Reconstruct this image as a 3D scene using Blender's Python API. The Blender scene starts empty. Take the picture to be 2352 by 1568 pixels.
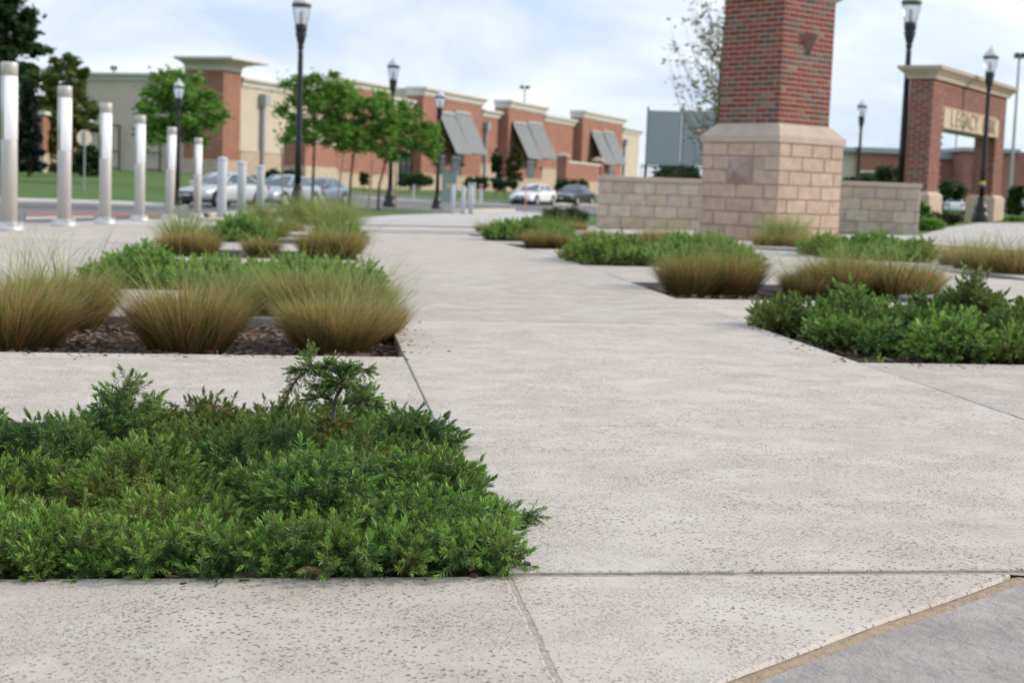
import bpy, bmesh, math, random
import numpy as np
from mathutils import Vector, Matrix
from mathutils.geometry import delaunay_2d_cdt

random.seed(7); rng = np.random.default_rng(7)
sc = bpy.context.scene
C = sc.collection

# ------------------------------------------------------------------ camera
F, CX, CY, H = 3500.0, 1176.0, 784.0, 0.75      # focal length in survey pixels, eye height
PITCH, ROLL = math.atan((CY-430)/F), math.radians(2.1)
FWD = np.array([0, math.cos(PITCH), -math.sin(PITCH)])
_r = np.array([1.0, 0, 0]); _u = np.cross(_r, FWD)
RT = _r*math.cos(ROLL)+_u*math.sin(ROLL); UP = -_r*math.sin(ROLL)+_u*math.cos(ROLL)
CAM = np.array([0, 0, H])
cd = bpy.data.cameras.new('camera'); cam = bpy.data.objects.new('camera', cd); C.objects.link(cam)
m = Matrix.Identity(4)
for i in range(3):
    m[i][0] = RT[i]; m[i][1] = UP[i]; m[i][2] = -FWD[i]; m[i][3] = CAM[i]
cam.matrix_world = m
cd.sensor_width = 36; cd.lens = 36*F/2352
cd.clip_start = 0.05; cd.clip_end = 3000
cd.dof.use_dof = True; cd.dof.focus_distance = 3.25; cd.dof.aperture_fstop = 6.3
sc.camera = cam

# ------------------------------------------------------------------ sun and sky
SUN_AZ, SUN_EL = math.radians(82), math.radians(27)       # azimuth from +Y towards +X
sd = bpy.data.lights.new('sun', 'SUN'); so = bpy.data.objects.new('sun', sd); C.objects.link(so)
sd.energy = 3.0; sd.angle = math.radians(5); sd.color = (1.0, 0.84, 0.66)
so.rotation_euler = Vector((-math.sin(SUN_AZ)*math.cos(SUN_EL), -math.cos(SUN_AZ)*math.cos(SUN_EL), -math.sin(SUN_EL))).to_track_quat('-Z', 'Y').to_euler()

w = bpy.data.worlds.new('World'); sc.world = w; w.use_nodes = True
nt = w.node_tree; N = nt.nodes; Lk = nt.links
for n in list(N): N.remove(n)
def nd(nt_, t, **kw):
    n = nt_.nodes.new(t)
    for k, v in kw.items():
        if k == 'ins':
            for a, b in v.items(): n.inputs[a].default_value = b
        else: setattr(n, k, v)
    return n
sky = nd(nt, 'ShaderNodeTexSky', sky_type='NISHITA', sun_disc=False, sun_elevation=SUN_EL, sun_rotation=SUN_AZ,
         air_density=1.0, dust_density=0.6, ozone_density=2.0)
tc = nd(nt, 'ShaderNodeTexCoord')
mp = nd(nt, 'ShaderNodeMapping'); mp.inputs['Scale'].default_value = (1, 1, 2.6); mp.inputs['Rotation'].default_value = (0, 0.12, 0)
n1 = nd(nt, 'ShaderNodeTexNoise', ins={'Scale': 6.5, 'Detail': 7, 'Roughness': 0.55, 'Distortion': 0.5})
r1 = nd(nt, 'ShaderNodeValToRGB'); r1.color_ramp.elements[0].position = 0.36; r1.color_ramp.elements[1].position = 0.70
r1.color_ramp.elements[0].color = (0.08, 0.08, 0.08, 1); r1.color_ramp.elements[1].color = (0.95, 0.95, 0.95, 1)
mx = nd(nt, 'ShaderNodeMix', data_type='RGBA'); mx.inputs[7].default_value = (10.6, 10.7, 10.9, 1)   # lit thin cloud
hz = nd(nt, 'ShaderNodeMix', data_type='RGBA'); hz.inputs[0].default_value = 0.72; hz.inputs[7].default_value = (6.6, 8.3, 11.0, 1)
bg = nd(nt, 'ShaderNodeBackground'); bg.inputs['Strength'].default_value = 0.105
wo = nd(nt, 'ShaderNodeOutputWorld')
Lk.new(tc.outputs['Generated'], mp.inputs['Vector']); Lk.new(mp.outputs[0], n1.inputs['Vector'])
Lk.new(n1.outputs['Fac'], r1.inputs[0]); Lk.new(sky.outputs[0], hz.inputs[6]); Lk.new(hz.outputs[2], mx.inputs[6])
Lk.new(r1.outputs[0], mx.inputs[0]); Lk.new(mx.outputs[2], bg.inputs[0]); Lk.new(bg.outputs[0], wo.inputs[0])

sc.view_settings.view_transform = 'Standard'; sc.view_settings.look = 'None'
sc.view_settings.exposure = 0.0; sc.view_settings.gamma = 1.0
sc.render.engine = 'CYCLES'; sc.cycles.use_denoising = True
sc.cycles.max_bounces = 8; sc.cycles.transparent_max_bounces = 12

# ------------------------------------------------------------------ the lie of the land
_ys = [0, 20, 40, 57, 67, 80, 106, 130, 160, 500]
_A = [0, 0, -.06, -.2, -.3, -.5, -.4, -.05, .25, .3]
_B = [.01, .01, .03, .03, .016, .01, -.015, -.008, 0, 0]
def sst(a, b, x):
    t = min(1, max(0, (x-a)/(b-a))); return t*t*(3-2*t)
def gz(x, y):
    xc = min(20, max(-20, x)); yc = min(500, max(0, y))
    z = float(np.interp(yc, _ys, _A))+float(np.interp(yc, _ys, _B))*xc
    return z + 0.95*sst(54, 84, y)*sst(0, 7, -13.2-x)
def ray(px, py):
    d = FWD*F+RT*(px-CX)-UP*(py-CY); return d/(d@FWD)
def gp(px, py, dz=0):
    """ground point seen at a survey pixel"""
    d = ray(px, py); lo, hi = 1.5, 1.5
    while hi < 600:
        P = CAM+d*hi
        if P[2] < gz(P[0], P[1])+dz: break
        lo = hi; hi *= 1.03
    for _ in range(40):
        mid = (lo+hi)/2; P = CAM+d*mid
        if P[2] < gz(P[0], P[1])+dz: hi = mid
        else: lo = mid
    P = CAM+d*hi
    return Vector(P)
def at(px, py, dist):
    return Vector(CAM+ray(px, py)*dist)
def on_ray(px, dist):
    """ground under the vertical at survey column px (near the horizon), at a distance"""
    P = CAM+ray(px, 430+.0367*(px-CX))*dist
    return Vector((P[0], P[1], gz(P[0], P[1])))
def zat(px, py, y):
    """height of the thing seen at pixel when it stands at depth y"""
    d = ray(px, py); return H+d[2]*y/d[1]
EU = Vector((.9918, .1275)); EV = Vector((-.1275, .9918))
def uv(u, v): 
    p = EU*u+EV*v; return (p.x, p.y)
def touv(x, y): return (x*EU.x+y*EU.y, x*EV.x+y*EV.y)

# ------------------------------------------------------------------ materials
def mat(name, col, rough=.7, var=.0, scale=6, metal=0, bump=0, bscale=40, attr=None, spec=.4, col2=None, trans=0, alpha=None, emit=None, coat=0, coord='Object', gloss_tr=0, transl=0):
    M = bpy.data.materials.new(name); M.use_nodes = True
    t = M.node_tree; b = t.nodes['Principled BSDF']
    b.inputs['Roughness'].default_value = rough; b.inputs['Metallic'].default_value = metal
    b.inputs['Specular IOR Level'].default_value = spec
    b.inputs['Transmission Weight'].default_value = trans
    b.inputs['Coat Weight'].default_value = coat
    c4 = (*col, 1); b.inputs['Base Color'].default_value = c4
    src = None
    if attr:
        a = nd(t, 'ShaderNodeVertexColor', layer_name=attr); src = a.outputs[0]
    if var or col2 or bump:
        tcn = nd(t, 'ShaderNodeTexCoord')
    if var or col2:
        n = nd(t, 'ShaderNodeTexNoise', ins={'Scale': scale, 'Detail': 6, 'Roughness': .6})
        t.links.new(tcn.outputs[coord], n.inputs['Vector'])
        mxx = nd(t, 'ShaderNodeMix', data_type='RGBA')
        if col2: A, Bc = c4, (*col2, 1)
        else: A, Bc = tuple(x*(1-var) for x in col)+(1,), tuple(min(1, x*(1+var)) for x in col)+(1,)
        mr = nd(t, 'ShaderNodeMapRange', ins={1: .32, 2: .68}); t.links.new(n.outputs['Fac'], mr.inputs[0])
        t.links.new(mr.outputs[0], mxx.inputs[0]); mxx.inputs[6].default_value = A; mxx.inputs[7].default_value = Bc
        src = mxx.outputs[2]
    if src: t.links.new(src, b.inputs['Base Color'])
    if bump:
        n2 = nd(t, 'ShaderNodeTexNoise', ins={'Scale': bscale, 'Detail': 5, 'Roughness': .65})
        t.links.new(tcn.outputs[coord], n2.inputs['Vector'])
        bp = nd(t, 'ShaderNodeBump', ins={'Strength': bump, 'Distance': .02}); t.links.new(n2.outputs['Fac'], bp.inputs['Height'])
        t.links.new(bp.outputs[0], b.inputs['Normal'])
    if transl:
        tr = nd(t, 'ShaderNodeBsdfTranslucent'); ms = nd(t, 'ShaderNodeMixShader', ins={0: transl})
        if src: t.links.new(src, tr.inputs[0])
        else: tr.inputs[0].default_value = c4
        t.links.new(b.outputs[0], ms.inputs[1]); t.links.new(tr.outputs[0], ms.inputs[2]); t.links.new(ms.outputs[0], t.nodes['Material Output'].inputs[0])
    return M

def stone_paving():
    """pale textured concrete, pitted like travertine"""
    M = bpy.data.materials.new('pitted_concrete'); M.use_nodes = True
    t = M.node_tree; b = t.nodes['Principled BSDF']; L = t.links.new
    b.inputs['Roughness'].default_value = .78; b.inputs['Specular IOR Level'].default_value = .3
    g = nd(t, 'ShaderNodeNewGeometry')
    mp = nd(t, 'ShaderNodeMapping'); mp.inputs['Rotation'].default_value = (0, 0, -.128); L(g.outputs['Position'], mp.inputs['Vector'])
    P = mp.outputs[0]
    def noise(scale, det=5, rough=.6, vec=P, dist=0):
        n = nd(t, 'ShaderNodeTexNoise', ins={'Scale': scale, 'Detail': det, 'Roughness': rough, 'Distortion': dist}); L(vec, n.inputs['Vector']); return n
    def mth(op, a, bb=None, clamp=False):
        n = nd(t, 'ShaderNodeMath', operation=op, use_clamp=clamp)
        for i, x in enumerate((a, bb)):
            if x is None: continue
            if isinstance(x, (int, float)): n.inputs[i].default_value = x
            else: L(x, n.inputs[i])
        return n.outputs[0]
    def rng_(x, a, b_, c=0., d=1.):
        n = nd(t, 'ShaderNodeMapRange', interpolation_type='SMOOTHSTEP', ins={1: a, 2: b_, 3: c, 4: d}); L(x, n.inputs[0]); return n.outputs[0]
    def mixc(f, a, c):
        n = nd(t, 'ShaderNodeMix', data_type='RGBA')
        for i, x in ((0, f), (6, a), (7, c)):
            if isinstance(x, (tuple, float)): n.inputs[i].default_value = x
            else: L(x, n.inputs[i])
        return n.outputs[2]
    # warp so that the pits are not round
    wn = noise(55, 3); 
    wv = nd(t, 'ShaderNodeVectorMath', operation='SCALE', ins={3: .011}); L(wn.outputs['Color'], wv.inputs[0])
    wa = nd(t, 'ShaderNodeVectorMath', operation='ADD'); L(P, wa.inputs[0]); L(wv.outputs[0], wa.inputs[1])
    st = nd(t, 'ShaderNodeMapping'); st.inputs['Scale'].default_value = (.92, 1.0, 1); L(wa.outputs[0], st.inputs['Vector'])
    def pits(scale, keep, rmax, rot):
        o = nd(t, 'ShaderNodeMapping'); o.inputs['Location'].default_value = (rot*3.1, rot*1.7, 0); o.inputs['Rotation'].default_value = (0, 0, rot); L(st.outputs[0], o.inputs['Vector'])
        v = nd(t, 'ShaderNodeTexVoronoi', voronoi_dimensions='2D', ins={'Scale': scale, 'Randomness': 1.0}); L(o.outputs[0], v.inputs['Vector'])
        sp = nd(t, 'ShaderNodeSeparateColor'); L(v.outputs['Color'], sp.inputs[0])
        rad = nd(t, 'ShaderNodeMapRange', ins={1: keep, 2: 1.0, 3: .02, 4: rmax}); L(sp.outputs[0], rad.inputs[0])
        on = mth('GREATER_THAN', sp.outputs[0], keep)
        d = mth('SUBTRACT', rad.outputs[0], v.outputs['Distance'])
        return mth('MULTIPLY', rng_(d, -.05, .10), on)
    clus = rng_(noise(2.6, 4, .6).outputs['Fac'], .34, .62, .25, 1)
    clus2 = rng_(noise(4.5, 4, .6).outputs['Fac'], .40, .60)
    big = mth('MULTIPLY', mth('MAXIMUM', pits(72, .66, .32, .6), pits(100, .62, .32, 2.1)), clus)
    sml = mth('MULTIPLY', mth('MAXIMUM', pits(165, .42, .36, 1.2), pits(280, .40, .38, .3)), clus2)
    pit = mth('MAXIMUM', big, mth('MULTIPLY', sml, .52), True)
    # colour: cream with pinkish-beige clouds, pale worn film, sand in the pits
    c = mixc(rng_(noise(1.1, 6, .62, dist=.4).outputs['Fac'], .36, .66), (.60, .56, .505, 1), (.54, .487, .428, 1))
    c = mixc(rng_(noise(7, 6, .7).outputs['Fac'], .42, .72, 0, .75), c, (.65, .615, .56, 1))
    c = mixc(rng_(noise(.45, 4, .6).outputs['Fac'], .50, .74, 0, .3), c, (.56, .54, .52, 1))
    fine = noise(240, 3, .7); c = mixc(rng_(fine.outputs['Fac'], .35, .75, 0, .45), c, (.48, .43, .38, 1))
    c = mixc(mth('MULTIPLY', pit, .85), c, (.24, .18, .13, 1))
    stain = rng_(noise(.9, 7, .72, dist=1.2).outputs['Fac'], .54, .70, 0, .38); c = mixc(stain, c, (.47, .40, .335, 1))
    scuff = nd(t, 'ShaderNodeMapping'); scuff.inputs['Scale'].default_value = (.35, 2.6, 1); L(P, scuff.inputs['Vector'])
    c = mixc(rng_(noise(3.0, 6, .7, vec=scuff.outputs[0]).outputs['Fac'], .52, .72, 0, .35), c, (.49, .43, .37, 1))
    ce = nd(t, 'ShaderNodeVectorMath', operation='SCALE', ins={3: .9}); L(noise(1.3, 6, .65).outputs['Color'], ce.inputs[0]); ca_ = nd(t, 'ShaderNodeVectorMath', operation='ADD'); L(P, ca_.inputs[0]); L(ce.outputs[0], ca_.inputs[1])
    cv = nd(t, 'ShaderNodeTexVoronoi', feature='DISTANCE_TO_EDGE', voronoi_dimensions='2D', ins={'Scale': .42}); L(ca_.outputs[0], cv.inputs['Vector'])
    crk = mth('MULTIPLY', rng_(cv.outputs['Distance'], .0004, .0022, 1, 0), rng_(noise(.8, 3).outputs['Fac'], .5, .6)); c = mixc(mth('MULTIPLY', crk, .6), c, (.22, .18, .15, 1))
    oi = nd(t, 'ShaderNodeObjectInfo'); hv = nd(t, 'ShaderNodeHueSaturation'); vr = nd(t, 'ShaderNodeMapRange', ins={1: 0, 2: 1, 3: .93, 4: 1.04}); L(oi.outputs['Random'], vr.inputs[0]); L(vr.outputs[0], hv.inputs['Value']); L(c, hv.inputs['Color'])
    L(hv.outputs[0], b.inputs['Base Color'])
    hgt = mth('ADD', mth('MULTIPLY', pit, -1.0), mth('MULTIPLY', fine.outputs['Fac'], .22))
    hgt = mth('ADD', hgt, mth('MULTIPLY', noise(28, 5, .65).outputs['Fac'], .55))
    bp = nd(t, 'ShaderNodeBump', ins={'Strength': .9, 'Distance': .006}); L(hgt, bp.inputs['Height']); L(bp.outputs[0], b.inputs['Normal'])
    return M

def brick_wall_mat(name, c1, c2, mortar, bw=.30, bh=.085):
    """brickwork too far away to tell the bricks apart"""
    M = bpy.data.materials.new(name); M.use_nodes = True
    t = M.node_tree; b = t.nodes['Principled BSDF']; b.inputs['Roughness'].default_value = .85
    tcn = nd(t, 'ShaderNodeTexCoord'); s = nd(t, 'ShaderNodeSeparateXYZ'); t.links.new(tcn.outputs['Object'], s.inputs[0])
    a = nd(t, 'ShaderNodeMath', operation='ADD'); t.links.new(s.outputs[0], a.inputs[0]); t.links.new(s.outputs[1], a.inputs[1])
    cb = nd(t, 'ShaderNodeCombineXYZ'); t.links.new(a.outputs[0], cb.inputs[0]); t.links.new(s.outputs[2], cb.inputs[1])
    br = nd(t, 'ShaderNodeTexBrick', ins={'Color1': (*c1, 1), 'Color2': (*c2, 1), 'Mortar': (*mortar, 1), 'Scale': 1.0, 'Mortar Size': .012, 'Brick Width': bw, 'Row Height': bh})
    t.links.new(cb.outputs[0], br.inputs['Vector'])
    n = nd(t, 'ShaderNodeTexNoise', ins={'Scale': .9, 'Detail': 6, 'Roughness': .65}); t.links.new(tcn.outputs['Object'], n.inputs['Vector'])
    hs = nd(t, 'ShaderNodeHueSaturation'); mr = nd(t, 'ShaderNodeMapRange', ins={1: .3, 2: .7, 3: .82, 4: 1.18}); t.links.new(n.outputs['Fac'], mr.inputs[0]); t.links.new(mr.outputs[0], hs.inputs['Value'])
    t.links.new(br.outputs['Color'], hs.inputs['Color']); t.links.new(hs.outputs[0], b.inputs['Base Color'])
    return M

M = {}
M['paving'] = stone_paving()
M['slab_side'] = mat('slab_edge', (.42, .395, .36), .9, .2, 30, bump=.4, bscale=80)
M['bed_wall'] = mat('rough_grey_concrete', (.27, .262, .255), .9, .25, 14, bump=.5, bscale=60)
M['grout'] = mat('sandy_joint_filler', (.50, .45, .39), .95, .3, 60, bump=.6, bscale=180)
def stamped():
    M_ = mat('stamped_grey_concrete', (.42, .388, .362), .78, col2=(.305, .28, .262), scale=7, bump=.9, bscale=18, spec=.3)
    t = M_.node_tree; L = t.links.new; b = t.nodes['Principled BSDF']
    src = b.inputs['Base Color'].links[0].from_socket
    g_ = nd(t, 'ShaderNodeNewGeometry'); n = nd(t, 'ShaderNodeTexNoise', ins={'Scale': 6, 'Detail': 5, 'Roughness': .6}); L(g_.outputs['Position'], n.inputs['Vector'])
    sc_ = nd(t, 'ShaderNodeVectorMath', operation='SCALE', ins={3: .22}); L(n.outputs['Color'], sc_.inputs[0]); ad_ = nd(t, 'ShaderNodeVectorMath', operation='ADD'); L(g_.outputs['Position'], ad_.inputs[0]); L(sc_.outputs[0], ad_.inputs[1])
    v = nd(t, 'ShaderNodeTexVoronoi', feature='DISTANCE_TO_EDGE', voronoi_dimensions='2D', ins={'Scale': 3.4}); L(ad_.outputs[0], v.inputs['Vector'])
    mr = nd(t, 'ShaderNodeMapRange', ins={1: 0, 2: .018, 3: .55, 4: 0}); L(v.outputs['Distance'], mr.inputs[0])
    mr2 = nd(t, 'ShaderNodeMapRange', ins={1: .45, 2: .62}); L(n.outputs['Fac'], mr2.inputs[0]); mm = nd(t, 'ShaderNodeMath', operation='MULTIPLY'); L(mr.outputs[0], mm.inputs[0]); L(mr2.outputs[0], mm.inputs[1])
    mx_ = nd(t, 'ShaderNodeMix', data_type='RGBA'); L(mm.outputs[0], mx_.inputs[0]); L(src, mx_.inputs[6]); mx_.inputs[7].default_value = (.22, .195, .185, 1); L(mx_.outputs[2], b.inputs['Base Color'])
    return M_
M['stamped'] = stamped()
M['sand'] = mat('sand_strip', (.50, .39, .275), .95, .25, 80, bump=.7, bscale=220)
M['soil'] = mat('bark_mulch_soil', (.115, .082, .06), .95, col2=(.05, .038, .03), scale=30, bump=1, bscale=70)
M['lawn'] = mat('lawn', (.060, .135, .024), .9, col2=(.095, .165, .034), scale=.5, bump=.6, bscale=12)
M['asphalt'] = mat('asphalt', (.17, .17, .175), .85, .15, .7, bump=.2, bscale=60)
M['walk'] = mat('pale_concrete', (.53, .505, .48), .8, .1, 1.3, bump=.15, bscale=30)
M['redband'] = brick_wall_mat('red_paver_band', (.33, .15, .12), (.25, .10, .085), (.30, .2, .17), .2, .1)
M['kerb'] = mat('kerb_concrete', (.52, .48, .43), .85, .12, 2)

# ------------------------------------------------------------------ mesh helpers
class MB:
    def __init__(s): s.v = []; s.f = []; s.m = []
    def add(s, vs, fs, mi=0):
        o = len(s.v); s.v += [tuple(p) for p in vs]
        for f in fs: s.f.append(tuple(i+o for i in f)); s.m.append(mi)
        return s
    def box(s, x0, x1, y0, y1, z0, z1, mi=0, T=None):
        vs = [(x, y, z) for z in (z0, z1) for y in (y0, y1) for x in (x0, x1)]
        if T: vs = [T(Vector(p)) for p in vs]
        return s.add(vs, [(0, 2, 3, 1), (4, 5, 7, 6), (0, 1, 5, 4), (2, 6, 7, 3), (0, 4, 6, 2), (1, 3, 7, 5)], mi)
    def bbox(s, x0, x1, y0, y1, z0, z1, c=.01, mi=0, jit=0):
        """box with its outward -y face chamfered (a dressed stone or a brick)"""
        j = lambda: random.uniform(-jit, jit)
        vs = [(x0, y1, z0), (x1, y1, z0), (x1, y1, z1), (x0, y1, z1),
              (x0, y0+c, z0), (x1, y0+c, z0), (x1, y0+c, z1), (x0, y0+c, z1),
              (x0+c, y0+j(), z0+c), (x1-c, y0+j(), z0+c), (x1-c, y0+j(), z1-c), (x0+c, y0+j(), z1-c)]
        fs = [(0, 4, 5, 1), (1, 5, 6, 2), (2, 6, 7, 3), (3, 7, 4, 0), (4, 8, 9, 5), (5, 9, 10, 6), (6, 10, 11, 7), (7, 11, 8, 4), (8, 11, 10, 9), (0, 1, 2, 3)]
        return s.add(vs, fs, mi)
    def tube(s, pts, rad, n=8, mi=0, cap=True):
        pts = [Vector(p) for p in pts]; rad = rad if isinstance(rad, (list, tuple)) else [rad]*len(pts)
        o = len(s.v); prev = None
        for i, p in enumerate(pts):
            d = (pts[min(i+1, len(pts)-1)]-pts[max(i-1, 0)]); d.normalize()
            a = d.orthogonal().normalized() if prev is None else (prev-d*prev.dot(d)).normalized()
            prev = a; b = d.cross(a)
            for k in range(n):
                t = 2*math.pi*k/n; s.v.append(tuple(p+(a*math.cos(t)+b*math.sin(t))*rad[i]))
        for i in range(len(pts)-1):
            for k in range(n):
                s.f.append((o+i*n+k, o+i*n+(k+1) % n, o+(i+1)*n+(k+1) % n, o+(i+1)*n+k)); s.m.append(mi)
        if cap:
            s.f.append(tuple(o+k for k in range(n))[::-1]); s.m.append(mi)
            e = o+(len(pts)-1)*n; s.f.append(tuple(e+k for k in range(n))); s.m.append(mi)
        return s
    def lathe(s, prof, n=16, mi=0, c=(0, 0), a0=0, a1=2*math.pi, cap=True):
        o = len(s.v); full = abs(a1-a0-2*math.pi) < 1e-6; K = n if full else n+1
        for r, z in prof:
            for k in range(K):
                t = a0+(a1-a0)*k/n; s.v.append((c[0]+r*math.cos(t), c[1]+r*math.sin(t), z))
        for i in range(len(prof)-1):
            for k in range(n):
                s.f.append((o+i*K+k, o+i*K+(k+1) % K, o+(i+1)*K+(k+1) % K, o+(i+1)*K+k)); s.m.append(mi)
        if cap and full:
            s.f.append(tuple(o+k for k in range(n))[::-1]); s.m.append(mi)
            e = o+(len(prof)-1)*K; s.f.append(tuple(e+k for k in range(n))); s.m.append(mi)
        return s
    def mesh(s, name, mats, smooth=False):
        me = bpy.data.meshes.new(name); me.from_pydata(s.v, [], s.f)
        for x in (mats if isinstance(mats, (list, tuple)) else [mats]): me.materials.append(x)
        if any(s.m): me.polygons.foreach_set('material_index', s.m)
        if smooth: me.polygons.foreach_set('use_smooth', [True]*len(s.f))
        me.update(); return me
    def obj(s, name, mats, parent=None, smooth=False, **kw): return link(name, s.mesh(name, mats, smooth), parent, **kw)

def link(name, data, parent=None, loc=None, rot=None, scale=None, kind=None, label=None):
    o = bpy.data.objects.new(name, data); C.objects.link(o)
    if parent: o.parent = parent
    if loc is not None: o.location = loc
    if rot is not None: o.rotation_euler = rot
    if scale is not None: o.scale = scale if isinstance(scale, (tuple, list)) else (scale,)*3
    if kind: o['kind'] = kind
    if label: o['label'] = label
    return o
def tag(o, label, cat, group=None):
    o['label'] = label; o['category'] = cat; o['kind'] = 'thing'
    if group: o['group'] = group
    return o
def thing(name, label, cat, loc=(0, 0, 0), rz=0, group=None, scale=None):
    return tag(link(name, None, loc=loc, rot=(0, 0, rz), scale=scale), label, cat, group)
def smooth_by_angle(me, ang=35):
    me.polygons.foreach_set('use_smooth', [True]*len(me.polygons))
    bm = bmesh.new(); bm.from_mesh(me)
    for e in bm.edges:
        if len(e.link_faces) == 2 and e.calc_face_angle(0) > math.radians(ang): e.smooth = False
    bm.to_mesh(me); bm.free()
def bevel_mesh(me, off, seg=2):
    bm = bmesh.new(); bm.from_mesh(me)
    bmesh.ops.bevel(bm, geom=list(bm.edges), offset=off, segments=seg, affect='EDGES', profile=.5)
    bm.to_mesh(me); bm.free()

def inpoly(p, poly):
    x, y = p; r = False; n = len(poly)
    for i in range(n):
        x0, y0 = poly[i]; x1, y1 = poly[i-1]
        if (y0 > y) != (y1 > y) and x < (x1-x0)*(y-y0)/(y1-y0)+x0: r = not r
    return r
def area2(p): return sum(p[i-1][0]*p[i][1]-p[i][0]*p[i-1][1] for i in range(len(p)))
def densify(poly, step, jit=0):
    out = []
    for i in range(len(poly)):
        a = Vector(poly[i]); b = Vector(poly[(i+1) % len(poly)]); n = max(1, int((b-a).length/step))
        nrm = Vector((-(b-a).y, (b-a).x)); nrm = nrm.normalized() if nrm.length > 0 else nrm
        for k in range(n):
            q = a.lerp(b, k/n)
            if jit and k: q = q+nrm*random.gauss(0, jit)
            out.append((q.x, q.y))
    return out
def inset(poly, d):
    n = len(poly); out = []
    s = 1 if area2(poly) > 0 else -1
    for i in range(n):
        p = Vector(poly[i]); a = (p-Vector(poly[i-1])).normalized(); b = (Vector(poly[(i+1) % n])-p).normalized()
        na = Vector((-a.y, a.x))*s; nb = Vector((-b.y, b.x))*s; q = na+nb
        q = q/max(.4, q.dot(q)/2) if q.length > 1e-6 else na
        out.append(tuple(p+q*d))
    return out
def sheet(outer, holes=(), dz=0, grid=None, zf=None):
    """triangulated polygon with holes laid on the land; returns verts, faces"""
    zf = zf or gz
    pts = []; edges = []
    for lp in [outer]+list(holes):
        o = len(pts); pts += [Vector(p[:2]) for p in lp]; edges += [(o+i, o+(i+1) % len(lp)) for i in range(len(lp))]
    if grid:
        xs = [p[0] for p in outer]; ys = [p[1] for p in outer]
        y = min(ys)
        while y < max(ys):
            st = grid(y) if callable(grid) else grid; x = min(xs)
            while x < max(xs):
                q = (x+random.uniform(-.2, .2)*st, y+random.uniform(-.2, .2)*st)
                if inpoly(q, outer) and not any(inpoly(q, h) for h in holes): pts.append(Vector(q))
                x += st
            y += st
    v, e, f, *_ = delaunay_2d_cdt(pts, edges, [], 0, 1e-6)
    fs = []
    for t in f:
        c = ((v[t[0]][0]+v[t[1]][0]+v[t[2]][0])/3, (v[t[0]][1]+v[t[1]][1]+v[t[2]][1])/3)
        if inpoly(c, outer) and not any(inpoly(c, h) for h in holes):
            a, b, cc = (v[i] for i in t)
            fs.append(tuple(t) if (b[0]-a[0])*(cc[1]-a[1])-(b[1]-a[1])*(cc[0]-a[0]) > 0 else tuple(t[::-1]))
    return [(p[0], p[1], zf(p[0], p[1])+dz) for p in v], fs
def slab(name, outer, holes, dz, thick, mats, parent=None, bev=.006, step=None, jit=0, grid=None, **kw):
    """a cast slab: rounded arrises, real sides"""
    mb = MB(); loops = [outer]+list(holes)
    if step: loops = [densify(l, step, jit) for l in loops]
    ins = [inset(loops[0], bev)]+[inset(l, -bev) for l in loops[1:]]
    ins2 = [inset(loops[0], bev*.3)]+[inset(l, -bev*.3) for l in loops[1:]]
    v, f = sheet(ins[0], ins[1:], dz, grid); mb.add(v, f)
    for l, i1, i2 in zip(loops, ins, ins2):
        n = len(l); up = [(*p, gz(*p)+dz) for p in i1]; md = [(*p, gz(*p)+dz-bev*.35) for p in i2]; lo = [(*p, gz(*p)+dz-bev) for p in l]; bt = [(*p, gz(*p)+dz-thick) for p in l]
        for A, Bq, mi in ((up, md, 0), (md, lo, 0), (lo, bt, 1)):
            mb.add(A+Bq, [(k, (k+1) % n, n+(k+1) % n, n+k)[::-1] if area2(l) > 0 else (k, (k+1) % n, n+(k+1) % n, n+k) for k in range(n)], mi)
    return mb.obj(name, mats, parent, **kw)
def flat(name, poly, dz, m, holes=(), grid=None, kind='structure', **kw):
    mb = MB(); v, f = sheet(poly, holes, dz, grid); mb.add(v, f)
    return mb.obj(name, m, kind=kind, **kw)
def ribbon(pts, width):
    """polygon of a band of given width along a plan polyline"""
    L_, R_ = [], []
    pts = [Vector(p[:2]) for p in pts]
    for i, p in enumerate(pts):
        d = (pts[min(i+1, len(pts)-1)]-pts[max(0, i-1)]).normalized(); n = Vector((-d.y, d.x))
        L_.append(tuple(p+n*width/2)); R_.append(tuple(p-n*width/2))
    return R_+L_[::-1]
def smoothline(pts, n=8):
    pts = [Vector(p) for p in pts]; out = []
    for i in range(len(pts)-1):
        p0, p1, p2, p3 = pts[max(0, i-1)], pts[i], pts[i+1], pts[min(len(pts)-1, i+2)]
        for k in range(n):
            t = k/n; out.append(.5*((2*p1)+(-p0+p2)*t+(2*p0-5*p1+4*p2-p3)*t*t+(-p0+3*p1-3*p2+p3)*t**3))
    out.append(pts[-1]); return out
G = lambda *pp: [tuple(gp(*p)[:2]) for p in pp]

# ================================================================== GROUND
# land: one sheet to the horizon
mb = MB(); rr = [0.3, 6, 12, 18, 22, 26, 30, 34, 38, 42, 46, 50, 54, 58, 62, 66, 70, 75, 80, 85, 90, 95, 100, 106, 112, 120, 130, 140, 150, 165, 190, 230, 300, 450, 800, 1600]
aa = [math.radians(a) for a in list(range(-180, -40, 10))+list(np.arange(-40, 40.1, 1.25))+list(range(50, 180, 10))]
vs = [(r*math.sin(a), r*math.cos(a), gz(r*math.sin(a), r*math.cos(a))-.22 if r < 31 else gz(r*math.sin(a), r*math.cos(a))-.03) for r in rr for a in aa]
na = len(aa)
fs = [(i*na+k, i*na+(k+1) % na, (i+1)*na+(k+1) % na, (i+1)*na+k)[::-1] for i in range(len(rr)-1) for k in range(na)]
mb.add(vs, fs); mb.add([(0, 0, -.22)]+vs[:na], [(0, 1+(k+1) % na, 1+k) for k in range(na)])
lawn = mb.obj('ground', M['lawn'], kind='structure', smooth=True)

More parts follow.
